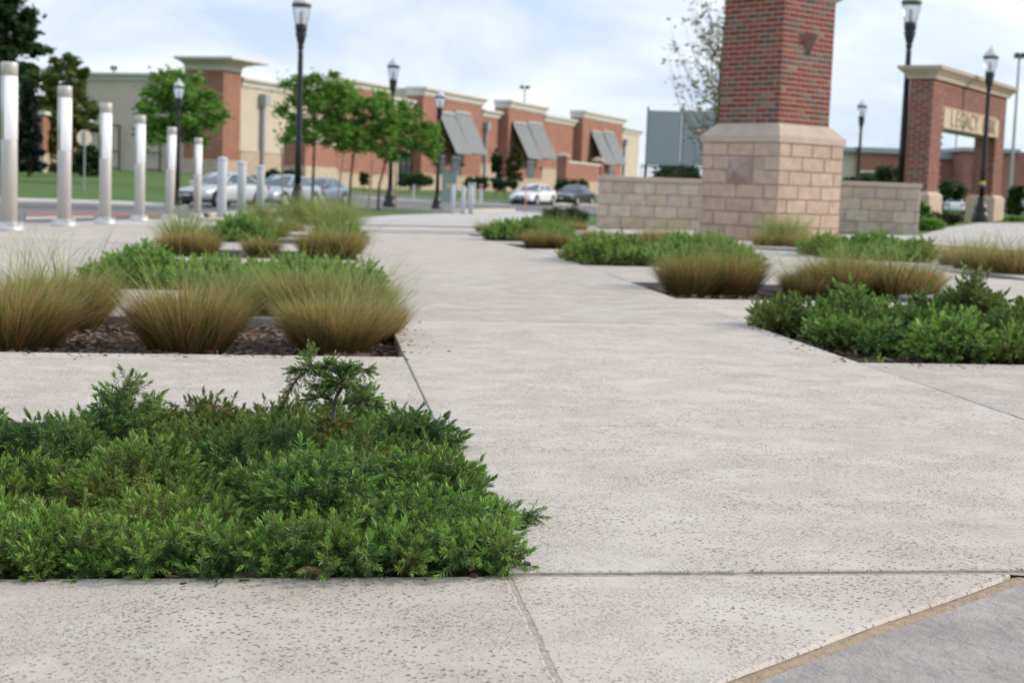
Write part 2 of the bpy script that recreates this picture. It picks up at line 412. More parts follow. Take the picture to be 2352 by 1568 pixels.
U0 = .38
def uR(v): return float(np.interp(v, [2.9, 6.6, 8.6, 10.5, 12.4, 14.8, 16.6, 18.4, 20, 21, 23.2, 26], [2.42, 2.43, 2.48, 2.49, 2.55, 2.6, 2.66, 2.55, 2.44, 2.38, 2.35, 2.3]))
BANDS = [(2.905, 4.74), (6.62, 8.47), (10.5, 12.4), (14.9, 16.75), (18.6, 20.2), (21.3, 22.4), (23.3, 24.5)]
VEND = 26.3; UMIN, UMAX = -5.2, 13.0
pv = link('pavement', None, kind='structure')
beds = []                                        # name -> plan polygon
g = .004
def quad(u0a, u0b, u1a, u1b, v0, v1):            # u may slide with v
    return [uv(u0a, v0), uv(u1a, v0), uv(u1b, v1), uv(u0b, v1)]
PM = [M['paving'], M['bed_wall']]
def row_slab(u0, u1, v0, v1, near, dz=0, holes=()):
    f0 = u0 if callable(u0) else (lambda v: u0); f1 = u1 if callable(u1) else (lambda v: u1)
    p = quad(f0(v0)+g, f0(v1)+g, f1(v0)-g, f1(v1)-g, v0+g, v1-g)
    slab('concrete_slab', p, holes, dz+random.uniform(-.0015, .0015), PM[1:] and .14, [M['paving'], M['slab_side']] if u0 == U0 and near else PM, pv, bev=.004 if near else .007, step=.03 if near else None, jit=.0012 if near else 0, grid=None if near else 1.5)
# second column of beds to the right, with swinging front edges
def swing(*pp, depth=1.7):
    a = [gp(*p) for p in pp]; a = [tuple(p) for p in smoothline([(q.x, q.y, 0) for q in a], 4)]
    a = [(p[0], p[1]) for p in a]
    return a+[(p[0]+EV.x*depth, p[1]+EV.y*depth) for p in a[::-1]]
JR = swing((1878, 588), (1950, 596), (2060, 601), (2166, 606))
GR = swing((2160, 621), (2200, 628), (2270, 638), (2440, 650))
G3 = swing((1713, 570), (1780, 575), (1892, 580), depth=1.2)
rows = [(BANDS[0][0]-.0, BANDS[0][1])]
vcur = BANDS[0][0]
for i, (a, b) in enumerate(BANDS):
    if i: row_slab(-1.6, U0, vcur, a, i == 1); row_slab(uR, 4.45, vcur, a, False)
    row_slab(UMIN, -1.6, a, b, False)
    if i: row_slab(UMIN, -1.6, vcur, a, False)
    if i == 0: row_slab(uR, 4.45, a, b, False)
    if i < 6: beds.append(('L%d' % i, quad(-1.6, -1.6, U0, U0, a, b)))
    else: row_slab(-1.6, U0, a, b, False)
    if i: beds.append(('R%d' % i, quad(uR(a), uR(b), 4.45, 4.45, a, b)))
    vcur = b
row_slab(-1.6, U0, vcur, VEND, False); row_slab(UMIN, -1.6, vcur, VEND, False); row_slab(uR, 4.45, vcur, VEND, False)
pj = [2.905, 4.74, 8.45, 12.4, 16.7, 20.2, 23.3, VEND]          # joints across the path
for a, b in zip(pj, pj[1:]): row_slab(U0, uR, a, b, a < 8)
right_outer = [uv(4.45+g, 2.9), uv(UMAX, 2.9), uv(UMAX, 24.5), uv(9.5, VEND), uv(4.45+g, VEND)]
slab('concrete_slab', right_outer, [JR, GR, G3], 0, .14, PM, pv, bev=.01, grid=1.6)
beds += [('JR', JR), ('GR', GR), ('G3', G3)]
# front row, a little lower, cut on the right by the curve of the stamped paving
v0 = 2.905-.010
slab('concrete_slab', [uv(-3.2, -.5), uv(U0-.003, -.5), uv(U0-.003, v0), uv(-3.2, v0)], [], -.006, .14, PM, pv, bev=.004, step=.022, jit=.0014)
arc = smoothline([(*gp(*q, -.009)[:2], 0) for q in ((1330, 1690), (1490, 1628), (1649, 1568), (1853, 1492), (2000, 1436.5), (2146, 1387), (2263, 1346), (2339, 1317), (2480, 1268))], 5)
arc = [(p.x, p.y) for p in arc]
arcv = [p for p in arc if touv(*p)[1] < v0]
slab('concrete_slab', [uv(U0+.003, -.5), uv(1.0, -.5)]+[uv(U0+.3, .2)]+arcv+[uv(touv(*arcv[-1])[0]+.01, v0), uv(U0+.003, v0)], [], -.007, .14, PM, pv, bev=.006, step=.022, jit=.0010)
arco = [(p[0]+(.030*.66), p[1]-.030*.75) for p in arc]
sj = MB(); n = len(arc)
sv = []
for k, (p, q) in enumerate(zip(arc, arco)):
    for t in (-.5, .25, .6, 1.05):
        x = p[0]+(q[0]-p[0])*t; y = p[1]+(q[1]-p[1])*t
        sv.append((x, y, gz(x, y)-.019+.006*(t > .2)*(t < .9)+random.uniform(-.002, .002)))
sj.add(sv, [(k*4+j, k*4+j+1, k*4+j+5, k*4+j+4) for k in range(n-1) for j in range(3)])
sj.obj('sand_joint', M['sand'], pv, smooth=True)
st = MB(); v, f = sheet([p for p in arco]+[(4, 3.4), (4, -.4), (.3, -.4)], (), -.0145, None); st.add(v, f)
st.obj('stamped_paving', M['stamped'], kind='structure')
# joint filler under the gaps of the slabs, with the beds cut out of it
holes = [inset(p, -.004) for _, p in beds]
mb = MB(); v, f = sheet([uv(UMIN, -.5), uv(.45, -.5)]+[(p[0]-.02, p[1]+.02) for p in arcv]+[uv(touv(*arcv[-1])[0]+.12, 2.86), uv(touv(*arcv[-1])[0]+.12, 2.9), uv(UMAX, 2.9), uv(UMAX, 24.4), uv(9.4, VEND), uv(UMIN, VEND)], holes, -.0085, 2.0); mb.add(v, f)
mb.obj('joint_filler', M['grout'], pv)
# soil in the beds
for nm, p in beds:
    near = nm in ('L0', 'L1', 'R1')
    q = inset(p, -.03); mb = MB()
    nz = lambda x, y: gz(x, y)-(.055 if nm == 'L0' else .06)+.018*math.sin(x*9+y*3)*math.sin(y*7-x*4)+random.uniform(-.008, .008)
    v, f = sheet(q, (), 0, .06 if near else .2, zf=nz); mb.add(v, f)
    mb.obj('planting_soil', M['soil'], kind='structure', smooth=True)

# bark chips on the soil
def chips(nm, n, size):
    p = dict(beds)[nm]; xs = [q[0] for q in p]; ys = [q[1] for q in p]; mb = MB(); k = 0
    while k < n:
        x, y = random.uniform(min(xs), max(xs)), random.uniform(min(ys), max(ys))
        if not inpoly((x, y), p): continue
        k += 1; a, b, c = size*random.uniform(.5, 1.6), size*random.uniform(.2, .5), size*random.uniform(.08, .2)
        Mt = Matrix.Translation((x, y, gz(x, y)-(.05 if nm == 'L0' else .052)+random.uniform(0, .012))) @ Matrix.Rotation(random.uniform(0, 6.28), 4, 'Z') @ Matrix.Rotation(random.gauss(0, .35), 4, 'X') @ Matrix.Rotation(random.gauss(0, .3), 4, 'Y')
        mb.box(-a/2, a/2, -b/2, b/2, -c/2, c/2, random.randrange(3), lambda v: Mt @ v)
    o = mb.obj('bark_mulch', [M['chip0'], M['chip1'], M['chip2']]); o['kind'] = 'stuff'; o['label'] = 'loose brown bark chips covering the planting soil'
M['chip0'] = mat('chip_brown', (.16, .10, .065), .9, .2, 30); M['chip1'] = mat('chip_grey', (.22, .185, .155), .9, .2, 30); M['chip2'] = mat('chip_dark', (.075, .05, .036), .9, .2, 30)
chips('L0', 1500, .03); chips('L1', 2200, .035); chips('R1', 900, .04); chips('R2', 700, .04)
# ground beyond the slabs
far_edge = G((2500, 520), (2352, 512), (2250, 511), (2180, 521), (2112, 540), (1930, 538), (1760, 530), (1600, 525), (1372, 520), (1290, 516), (1180, 509), (1215, 500), (1290, 491), (1245, 487), (1180, 484), (1110, 487), (1010, 490), (900, 494), (800, 502), (640, 498), (470, 499), (250, 506), (40, 515))
wk = [uv(UMIN, VEND-.01)]+[uv(9.5, VEND-.01), uv(UMAX, 24.5), uv(UMAX, 2.9), (30, 3), (30, 34)]+far_edge
flat('walkway', wk, -.004, M['walk'], grid=2.0)
band = smoothline([(*p, 0) for p in G((455, 504), (640, 512), (820, 517), (1085, 522), (1350, 534), (1660, 548), (1800, 556), (1940, 558), (2160, 566), (2352, 580), (2600, 605))], 6)
flat('brick_band', ribbon(band, .62), .006, M['redband'], grid=.6)
street_near = G((-250, 526), (-80, 521), (40, 515), (250, 506), (470, 499), (640, 486), (780, 479), (900, 482), (1000, 486), (1100, 486), (1180, 483.5), (1245, 486.5), (1300, 491), (1400, 494), (1600, 496))
street_far = G((1700, 474), (1420, 474), (1330, 472), (1250, 471), (1160, 467.5), (1040, 461), (920, 453), (800, 446), (720, 452), (600, 458), (440, 465), (425, 478), (410, 481), (250, 477), (87, 472), (-250, 463))
flat('street', street_near+street_far, .0, M['asphalt'], grid=lambda y: 1.5 if y < 60 else 4)
flat('parking_apron', ribbon(smoothline([(*p, 0) for p in G((1175, 470.5), (1040, 466), (920, 459), (830, 453))], 5), 2.2), .012, M['walk'], grid=2)
kl = smoothline([(*p, 0) for p in street_far[10:]], 5)
def sweep(name, pts, prof, m, dz=0, kind='structure'):
    mb = MB(); k = len(prof); vs = []
    for i, p in enumerate(pts):
        d = (pts[min(i+1, len(pts)-1)]-pts[max(0, i-1)]); d = Vector((d.x, d.y)).normalized(); n = Vector((-d.y, d.x))
        for a, z in prof: vs.append((p.x+n.x*a, p.y+n.y*a, gz(p.x, p.y)+z+dz))
    mb.add(vs, [(i*k+j, i*k+(j+1) % k, (i+1)*k+(j+1) % k, (i+1)*k+j) for i in range(len(pts)-1) for j in range(k)])
    return mb.obj(name, m, kind=kind)
KP = [(-.1, -.1), (-.1, .11), (-.07, .14), (.1, .14), (.1, -.1)]
sweep('kerb', smoothline([(*p, 0) for p in street_far[11:]], 5), KP, M['kerb'])
sweep('kerb', smoothline([(*p, 0) for p in street_far[1:8]], 5), KP, M['kerb'])
sweep('kerb', smoothline([(*p, 0) for p in street_near[4:11]], 5), KP, M['kerb'], -.04)
flat('sidewalk', ribbon(smoothline([(*p, 0) for p in G((400, 473), (250, 469), (87, 465), (-150, 458))], 4), 3.0), .06, M['walk'], grid=1.5)
flat('crosswalk', G((60, 497), (395, 500), (395, 491), (60, 487)), .012, M['redband'], grid=1.0)
flat('crosswalk_border', G((60, 506), (215, 502), (215, 498.5), (60, 498.5)), .014, M['walk'], grid=1.0)

# ================================================================== BRICK AND STONE GATEWAY
BR = [mat('brick_red', (.195, .044, .036), .85, .16, 9), mat('brick_dark_red', (.14, .038, .033), .85, .16, 9), mat('brick_brown', (.145, .105, .088), .85, .18, 9),
      mat('brick_charcoal', (.078, .072, .070), .8, .18, 9), mat('brick_tan', (.24, .165, .12), .85, .18, 9), mat('brick_orange', (.25, .085, .055), .85, .15, 9)]
BW = [48, 18, 14, 14, 3, 6]
def brick_pick(): return random.choices(range(6), BW)[0]
M['mortar'] = mat('mortar', (.40, .265, .21), .95, .15, 12)
M['block'] = [mat('split_stone_%d' % i, c, .9, .16, 5, bump=.8, bscale=22) for i, c in enumerate([(.515, .40, .315), (.54, .42, .335), (.495, .385, .305), (.53, .405, .305)])]
M['cast'] = mat('cast_stone', (.50, .415, .345), .85, .1, 4, bump=.25, bscale=60)
M['castdark'] = mat('cast_stone_brown', (.36, .275, .245), .85, .12, 6, bump=.25, bscale=60)
M['wallstone'] = [mat('wall_stone_%d' % i, c, .9, .16, 6, bump=.7, bscale=22) for i, c in enumerate([(.54, .465, .375), (.53, .445, .34), (.49, .405, .32), (.56, .49, .405), (.53, .425, .31), (.51, .44, .35)])]
M['walljoint'] = mat('wall_joint', (.43, .355, .28), .95)

Cc = gp(1778, 553); TW = 1.64; TA = math.radians(49.4)
f1 = Vector((math.cos(TA), -math.sin(TA)))                 # along the shaded face towards the near corner
f2 = Vector((math.sin(TA), math.cos(TA)))                  # along the sunlit face, away from the near corner
tc_ = Vector((Cc.x, Cc.y))-f1*TW/2+f2*TW/2
tower = thing('gateway_pillar', 'square brick pillar on a tan split stone base beside the walkway', 'pillar', (tc_.x, tc_.y, gz(tc_.x, tc_.y)-.03), -TA)
# local frame: x along f1, y along f2, shaded face at y=-TW/2, sunlit face at x=+TW/2
SB = 1.60; h = TW/2
mb = MB().box(-h+.012, h-.012, -h+.012, h-.012, -.3, SB-.005); mb.obj('stone_core', M['walljoint'], tower)
ZR = lambda: Matrix.Rotation(math.pi/2, 4, 'Z')
nC = 7; ch = SB/nC
def block_course(parent, k, x0, x1, z0, z1, name, mats, c, proud, L0, rz, off, jit, y, skip=None, j=.008):
    x = x0-(off*L0 if k % 2 else 0)
    while x < x1-.02:
        L_ = L0*random.uniform(.92, 1.08) if jit else L0
        a, b = max(x, x0), min(x+L_, x1)
        if x1-b < .07: b = x1
        if b-a > .05 and not (skip and skip(a, b, z0)):
            o = MB().bbox(a+j/2, b-j/2, y-proud-random.uniform(0, .006), y+.02, z0+j/2, z1-j/2, c, jit=.004 if jit else 0).obj(name, random.choice(mats), parent)
            o.rotation_euler = (0, 0, rz)
        x += L_
        if b >= x1: break
pyr = lambda a, b, z0: (-.27 < (a+b)/2 < .29) and (ch*4-.01 < z0 < ch*6-.03)
for k in range(nC):
    z0, z1 = k*ch, (k+1)*ch
    block_course(tower, k, -h, h, z0, z1, 'stone_block', M['block'], .014, .012, .545, 0, .5, True, -h, pyr, .011)
    block_course(tower, k+1, -h, h, z0, z1, 'stone_block', M['block'], .014, .012, .545, math.pi/2, .5, True, -h, None, .011)
# pyramid stone set in the shaded face
p0, p1, q0, q1 = -.26, .28, ch*4+.006, ch*6-.006
MB().add([(p0, -h-.004, q0), (p1, -h-.004, q0), (p1, -h-.004, q1), (p0, -h-.004, q1), ((p0+p1)/2, -h-.13, (q0+q1)/2), (p0, -h+.02, q0), (p1, -h+.02, q0), (p1, -h+.02, q1), (p0, -h+.02, q1)],
         [(0, 1, 4), (1, 2, 4), (2, 3, 4), (3, 0, 4), (0, 5, 6, 1), (1, 6, 7, 2), (2, 7, 8, 3), (3, 8, 5, 0)]).obj('pyramid_stone', M['castdark'], tower, label='smooth brown pyramid stone')
# sloping cast stone cap of the base
bw = .645; zt = SB+.31
e = h+.035
MB().add([(-e, -e, SB), (e, -e, SB), (e, e, SB), (-e, e, SB), (-e, -e, SB+.11), (e, -e, SB+.11), (e, e, SB+.11), (-e, e, SB+.11),
          (-bw-.01, -bw-.01, zt), (bw+.01, -bw-.01, zt), (bw+.01, bw+.01, zt), (-bw-.01, bw+.01, zt)],
         [(0, 3, 2, 1)]+[(i, (i+1) % 4, 4+(i+1) % 4, 4+i) for i in range(4)]+[(4+i, 4+(i+1) % 4, 8+(i+1) % 4, 8+i) for i in range(4)]+[(8, 9, 10, 11)]).obj('stone_cap', M['cast'], tower)
# brick shaft: every brick of the two faces in view
bh_ = .0845; nB = 24; TZ = zt+nB*bh_
MB().box(-bw+.004, bw-.004, -bw+.004, bw-.004, zt-.02, TZ).obj('mortar_core', M['mortar'], tower)
bl = 2*bw/5
BMESH = {}
def brick_mesh(L_, mi):
    key = (round(L_, 3), mi)
    if key not in BMESH: BMESH[key] = MB().bbox(0, L_-.028, -.007, .03, .0145, bh_-.0145, .004).mesh('brick', BR[mi])
    return BMESH[key]
for k in range(nB):
    for face in (0, 1):
        x = -bw; off = (k+face) % 2
        cuts = [-bw]+[-bw+bl*(i+(.5 if off else 1)) for i in range(5)]+[bw]
        cuts = [c for i, c in enumerate(cuts) if i == 0 or c-cuts[i-1] > .01 and c <= bw+.001]
        for a, b in zip(cuts, cuts[1:]):
            T = Matrix.Rotation(math.pi/2*face, 4, 'Z') @ Matrix.Translation((a+.014, -bw-random.uniform(0, .002), zt+k*bh_))
            o = link('brick', brick_mesh(b-a, brick_pick()), tower); o.matrix_local = T
MB().box(-bw-.12, bw+.12, -bw-.12, bw+.12, TZ+.10, TZ+.32).add([(-bw-.01, -bw-.01, TZ), (bw+.01, -bw-.01, TZ), (bw+.01, bw+.01, TZ), (-bw-.01, bw+.01, TZ), (-bw-.119, -bw-.119, TZ+.1), (bw+.119, -bw-.119, TZ+.1), (bw+.119, bw+.119, TZ+.1), (-bw-.119, bw+.119, TZ+.1)],
         [(0, 1, 2, 3)]+[(i, 4+i, 4+(i+1) % 4, (i+1) % 4)[::-1] for i in range(4)]).obj('top_cap', M['cast'], tower)
# wedge bracket on the sunlit face
zc = zt+1.45
o = MB().add([(-.26, -bw-.006, zc), (.26, -bw-.006, zc), (0, -bw-.18, zc), (0, -bw-.006, zc-.31), (0, -bw-.03, zc-.31)], [(0, 2, 1), (0, 3, 4, 2), (1, 2, 4, 3), (0, 1, 3)]).obj('wedge_bracket', mat('wedge_stone', (.21, .13, .12), .85, .1, 6), tower, label='brown wedge shaped stone bracket')
o.rotation_euler = (0, 0, math.pi/2)

def low_wall(x0, x1, y, label, seed, zb, side):
    random.seed(seed)
    t = thing('stone_wall', label, 'wall', ((x0+x1)/2, y, zb)); L_ = x1-x0; hh = .93; th = .42
    MB().box(-L_/2+.012, L_/2-.012, .012, th-.012, -.2, hh).obj('wall_core', M['walljoint'], t)
    n = 4; ch = hh/n
    for k in range(n):
        block_course(t, k, -L_/2, L_/2, k*ch, (k+1)*ch, 'stone_block', M['wallstone'], .01, .012, .44, 0, .5 if k % 2 else .2, True, 0, None, .010)
        o = MB().bbox(-th/2+.004, th/2-.004, -.012, .02, k*ch+.005, (k+1)*ch-.005, .01).obj('stone_block', random.choice(M['wallstone'][:3]), t)
        o.rotation_euler = (0, 0, -side*math.pi/2*-1); o.location = (side*L_/2, th/2, 0)
    me = MB().box(-L_/2-.03, L_/2+.03, -.045, th+.045, hh, hh+.10).mesh('wall_cap', M['cast']); bevel_mesh(me, .022, 2); link('wall_cap', me, t)
    random.seed(seed+1); return t
yw = 30.2
low_wall(1.62, 4.6, yw, 'low pale stone wall left of the brick pillar', 11, gz(3, yw)-.02, -1)
low_wall(4.62, 8.02, yw+.35, 'low tan stone wall right of the brick pillar', 12, gz(6.5, yw)-.02, 1)

# ---------------------------------------------------------------- archway with the park's name
_k0 = ray(2138, 310); _k1 = ray(2307, 330); A0 = Vector((_k0[0]/_k0[1]*38.2, 38.2)); A1 = Vector((_k1[0]/_k1[1]*44.4, 44.4)); ad = (A1-A0).normalized(); AL = (A1-A0).length; AZ = math.atan2(ad.y, ad.x)
zb = gz(12, 40)-.05
arch = thing('brick_archway', 'brick gateway arch with a carved name panel and stone cornice', 'archway', (A0.x, A0.y, zb), AZ)
D = .62; PW = .95; HB = .72; HO = 2.62; HT = 3.78
def apx(px, py): 
    """height on the arch's near corner"""
    return zat(px, py, A0.y)-zb
HT = apx(2150, 181); HC = apx(2154, 155); HB = apx(2135, 440)
HO = zat(2160, 296, 39.5)-zb; HP = zat(2170, 250, 39.2)-zb
MB().box(.012, PW-.012, .012, D-.012, HB, HT).box(AL-PW+.012, AL-.012, .012, D-.012, HB, HT).box(PW-.012, AL-PW+.012, .012, D-.012, HO+.012, HT).obj('mortar_core', M['mortar'], arch)
bb = MB()
bhz = .084
def brick_face(T, L_, z0, z1, gap=None):
    k = 0; z = z0
    while z < z1-.03:
        x = -(.14 if k % 2 else 0)
        while x < L_-.02:
            a, b = max(0, x), min(L_, x+.28)
            if b-a > .03 and not (gap and gap(a, b, z)):
                vs = MB().bbox(a+.012, b-.012, -.007, .03, z+.014, min(z1, z+bhz)-.014, .004); mi = random.choices(range(6), [52, 30, 12, 3, 0, 8])[0]
                bb.add([T(p) for p in vs.v], vs.f, mi)
            x += .28
        z += bhz; k += 1
brick_face(lambda p: (p[0], p[1]+.012, p[2]), AL, HB, HT, lambda a, b, z: (PW-.01 < a and b < AL-PW+.01 and z < HO-.02) or (PW*1.02 < (a+b)/2 < AL-PW*.9 and HO-.05 < z < HP+.02))
brick_face(lambda p: (p[1]+.012, D-p[0], p[2]), D, HB, HT)                      # left side, in shade
brick_face(lambda p: (AL-PW+p[1]+.012, D-p[0], p[2]), D, HB, HO)                # inner side of the far pier
bb.obj('brickwork', BR, arch, kind='stuff')
def pier_base(x0, x1):
    e = .09
    return MB().add([(x0-e, -e, -.3), (x1+e, -e, -.3), (x1+e, D+e, -.3), (x0-e, D+e, -.3), (x0-e, -e, HB-.1), (x1+e, -e, HB-.1), (x1+e, D+e, HB-.1), (x0-e, D+e, HB-.1), (x0, 0, HB), (x1, 0, HB), (x1, D, HB), (x0, D, HB)],
        [(i, (i+1) % 4, 4+(i+1) % 4, 4+i) for i in range(4)]+[(4+i, 4+(i+1) % 4, 8+(i+1) % 4, 8+i) for i in range(4)]+[(8, 9, 10, 11)])
pier_base(0, PW).obj('pier_base', M['block'][1], arch); pier_base(AL-PW, AL).obj('pier_base', M['block'][1], arch)
cor = MB()
prof = [(.02, HT), (.06, HT), (.08, HT+.08), (.20, HT+.20), (.24, HT+.22), (.26, HT+.31), (.20, HC+.03)]
rings = [[(-a, -a, z), (AL+a, -a, z), (AL+a, D+a, z), (-a, D+a, z)] for a, z in prof]
for r in rings: cor.add(r, [])
cor.f = [(0, 3, 2, 1)]+[(4*i+j, 4*i+(j+1) % 4, 4*i+4+(j+1) % 4, 4*i+4+j) for i in range(len(rings)-1) for j in range(4)]+[tuple(range(4*len(rings)-4, 4*len(rings)))]; cor.m = [0]*len(cor.f)
cor.obj('cornice', M['cast'], arch)
pa, pb = PW*1.02, AL-PW*.9
panel = MB().bbox(pa, pb, -.03, .05, HO, HP, .01).obj('name_panel', mat('panel_stone', (.56, .455, .345), .85, .08, 3), arch)
MB().box(PW, AL-PW, .05, D-.012, HO-.02, HO).obj('soffit', M['cast'], arch)
def text_mesh(txt, size, m, ext=.006, font_shear=0):
    cu = bpy.data.curves.new('t', 'FONT'); cu.body = txt; cu.size = size; cu.extrude = ext; cu.align_x = 'CENTER'; cu.align_y = 'CENTER'; cu.space_character = 1.12
    ob = bpy.data.objects.new('t', cu); C.objects.link(ob)
    me = bpy.data.meshes.new_from_object(ob.evaluated_get(bpy.context.evaluated_depsgraph_get())); bpy.data.objects.remove(ob); bpy.data.curves.remove(cu)
    me.materials.clear(); me.materials.append(m); return me
M['letter'] = mat('letter_dark', (.22, .175, .14), .8)
for wd_, fr0, fr1 in (('LEGACY', .09, .60), ('PARK', .67, .93)):
    cx_ = [pa+(pb-pa)*(fr0+(fr1-fr0)*(i+.5)/len(wd_)) for i in range(len(wd_))]
    for ch_, x_ in zip(wd_, cx_):
        lt = link('letter', text_mesh(ch_, .60, M['letter'], .008), panel); lt.rotation_euler = (math.pi/2, 0, 0); lt.location = (x_, -.035, (HO+HP)/2-.0); lt.scale = (1.05, 1, 1)


# ================================================================== SHOPS ACROSS THE STREET
random.seed(21)
M['fbrick'] = brick_wall_mat('far_brick', (.34, .145, .105), (.29, .115, .083), (.36, .22, .17), .30, .09)
M['stucco'] = mat('cream_stucco', (.57, .515, .43), .9, .06, .8)
M['stuccogrey'] = mat('pale_stucco', (.59, .52, .43), .9, .06, .8)
M['trim'] = mat('cream_cornice', (.67, .655, .625), .8, .05, .8)
M['fbase'] = mat('far_stone_base', (.50, .42, .33), .9, .14, 2.5)
M['steel'] = mat('galvanised_steel', (.36, .39, .41), .45, .06, 3, metal=.4)
M['darksteel'] = mat('dark_green_grey_metal', (.055, .07, .072), .5)
M['awning'] = mat('grey_metal_awning', (.16, .18, .195), .5, .08, 2)
M['awning_seam'] = mat('awning_seam', (.42, .44, .46), .5)
M['door'] = mat('door_dark_glass', (.018, .03, .03), .15, spec=.6)
M['glassdark'] = mat('window_glass', (.03, .045, .055), .06, spec=.8)
Y0 = 115.0; P0 = Vector((ray(510, 405)[0]/ray(510, 405)[1]*Y0, Y0))
fd = Vector((.33, .944)).normalized(); fn = Vector((-fd.y, fd.x))        # inward
FZ = .12
def fs_(px, off=0):
    """distance along the facade of the vertical seen at survey column px (off = set out from the wall towards the street)"""
    r = ray(px, 430+.0367*(px-CX)-60); k = r[0]/r[1]; q = P0-fn*off
    return (k*q.y-q.x)/(fd.x-k*fd.y)
def fz_(px, py, off=0):
    s = fs_(px, off); return zat(px, py, (P0-fn*off+fd*s).y)-FZ
shop = thing('shop_building', 'long brick and cream stucco shop building with stepped parapets and awnings', 'building', (P0.x, P0.y, FZ), math.atan2(fd.y, fd.x))
def cornice(x0, x1, y0, y1, z0, z1, out, parent, m, flare=False):
    mb = MB(); hgt = z1-z0
    if flare: pr = [(.02, 0), (.03, .34), (.15, .5), (.5, .68), (.97, .78), (1, .8), (1, .97), (.96, 1)]
    else: pr = [(.12, 0), (.2, .1), (.35, .15), (.45, .45), (.9, .7), (1, .75), (1, 1)]
    rg = [[(x0-a*out, y0-a*out, z0+t*hgt), (x1+a*out, y0-a*out, z0+t*hgt), (x1+a*out, y1, z0+t*hgt), (x0-a*out, y1, z0+t*hgt)] for a, t in pr]
    for r in rg: mb.add(r, [])
    mb.f = [(0, 3, 2, 1)]+[(4*i+j, 4*i+(j+1) % 4, 4*i+4+(j+1) % 4, 4*i+4+j) for i in range(len(rg)-1) for j in range(4)]+[tuple(range(4*len(rg)-4, 4*len(rg)))]; mb.m = [0]*len(mb.f)
    return mb.obj('cornice', m, parent)
def segm(px0, px1, pyt, ch, m, proj, pyb, name, out=.55, depth=8, base=True):
    x0, x1 = fs_(px0, proj), fs_(px1, proj); z1 = fz_(px0, pyt, proj); zb = fz_(px0, pyb, proj)
    sec = MB().box(x0, x1, -proj, depth, zb, z1-ch).obj(name, m, shop)
    cornice(x0, x1, -proj, depth, z1-ch, z1, out, sec, M['trim'])
    if base: MB().box(x0-.06, x1+.06, -proj-.08, depth-.1, -1.6, zb).box(x0-.09, x1+.09, -proj-.13, depth-.1, zb-.12, zb+.002).obj('stone_base', M['fbase'], sec)
    return sec, x0, x1, z1
# corner block with its flared cornice
tz = fz_(510, 161); tx1 = fs_(551); r = ray(420, 400); k = r[0]/r[1]; tdep = (k*P0.y-P0.x)/(fn.x-k*fn.y)
zb = fz_(510, 367)
cb = MB().box(0, tx1, 0, tdep, zb, tz).obj('corner_block', M['fbrick'], shop)
cornice(0, tx1, 0, tdep, tz, fz_(510, 133), 1.55, cb, M['trim'], True)
MB().box(-.07, tx1+.07, -.07, tdep, -1.6, zb).obj('stone_base', M['fbase'], cb)
# pale wing round the corner, facing the lawn
r = ray(150, 400); k = r[0]/r[1]; q = P0+fd*1.2; wdep = (k*q.y-q.x)/(fn.x-k*fn.y)
zw = zat(330, 183, (P0+fn*tdep).y)-FZ
wing = MB().box(1.2, 12, tdep-.3, wdep, .7, zw).obj('side_wing', M['stuccogrey'], shop)
cornice(1.2, 12, tdep-.3, wdep+.6, zw, zw+.62, .55, wing, M['trim'])
MB().box(1.1, 11.9, tdep-.3, wdep, -1.6, .7).obj('stone_base', M['fbase'], wing)
for fr in (.30, .62):
    yy = tdep+(wdep-tdep)*fr; tr = MB()
    for a in (-.9, .9): tr.box(.72, .82, yy+a-.06, yy+a+.06, -.6, 4.3)
    for z in (.9, 2.2, 4.2): tr.box(.735, .805, yy-.9, yy+.9, z, z+.1)
    tr.obj('trellis_frame', M['darksteel'], wing)
segm(551, 778, 178, .75, M['stucco'], -.6, 345, 'stucco_wall')
segm(775, 891, 178, .75, M['fbrick'], .5, 396, 'brick_bay', depth=1.2)
rec1 = segm(891, 968, 223, .8, M['fbrick'], -.6, 372, 'brick_recess')
b1 = segm(968, 1103, 200, .85, M['fbrick'], .5, 399, 'brick_bay', depth=1.2)
segm(1103, 1166, 251, .8, M['fbrick'], -.6, 376, 'brick_recess')
b2 = segm(1165, 1245, 230, .9, M['fbrick'], .5, 407, 'brick_bay', depth=1.2)
segm(1245, 1335, 264, .8, M['fbrick'], -.6, 386, 'brick_recess')
b3 = segm(1335, 1427, 254, .95, M['fbrick'], .5, 412, 'brick_bay', depth=1.2)
segm(1427, 1466, 293, .8, M['stucco'], -.6, 404, 'stucco_wall', depth=14)
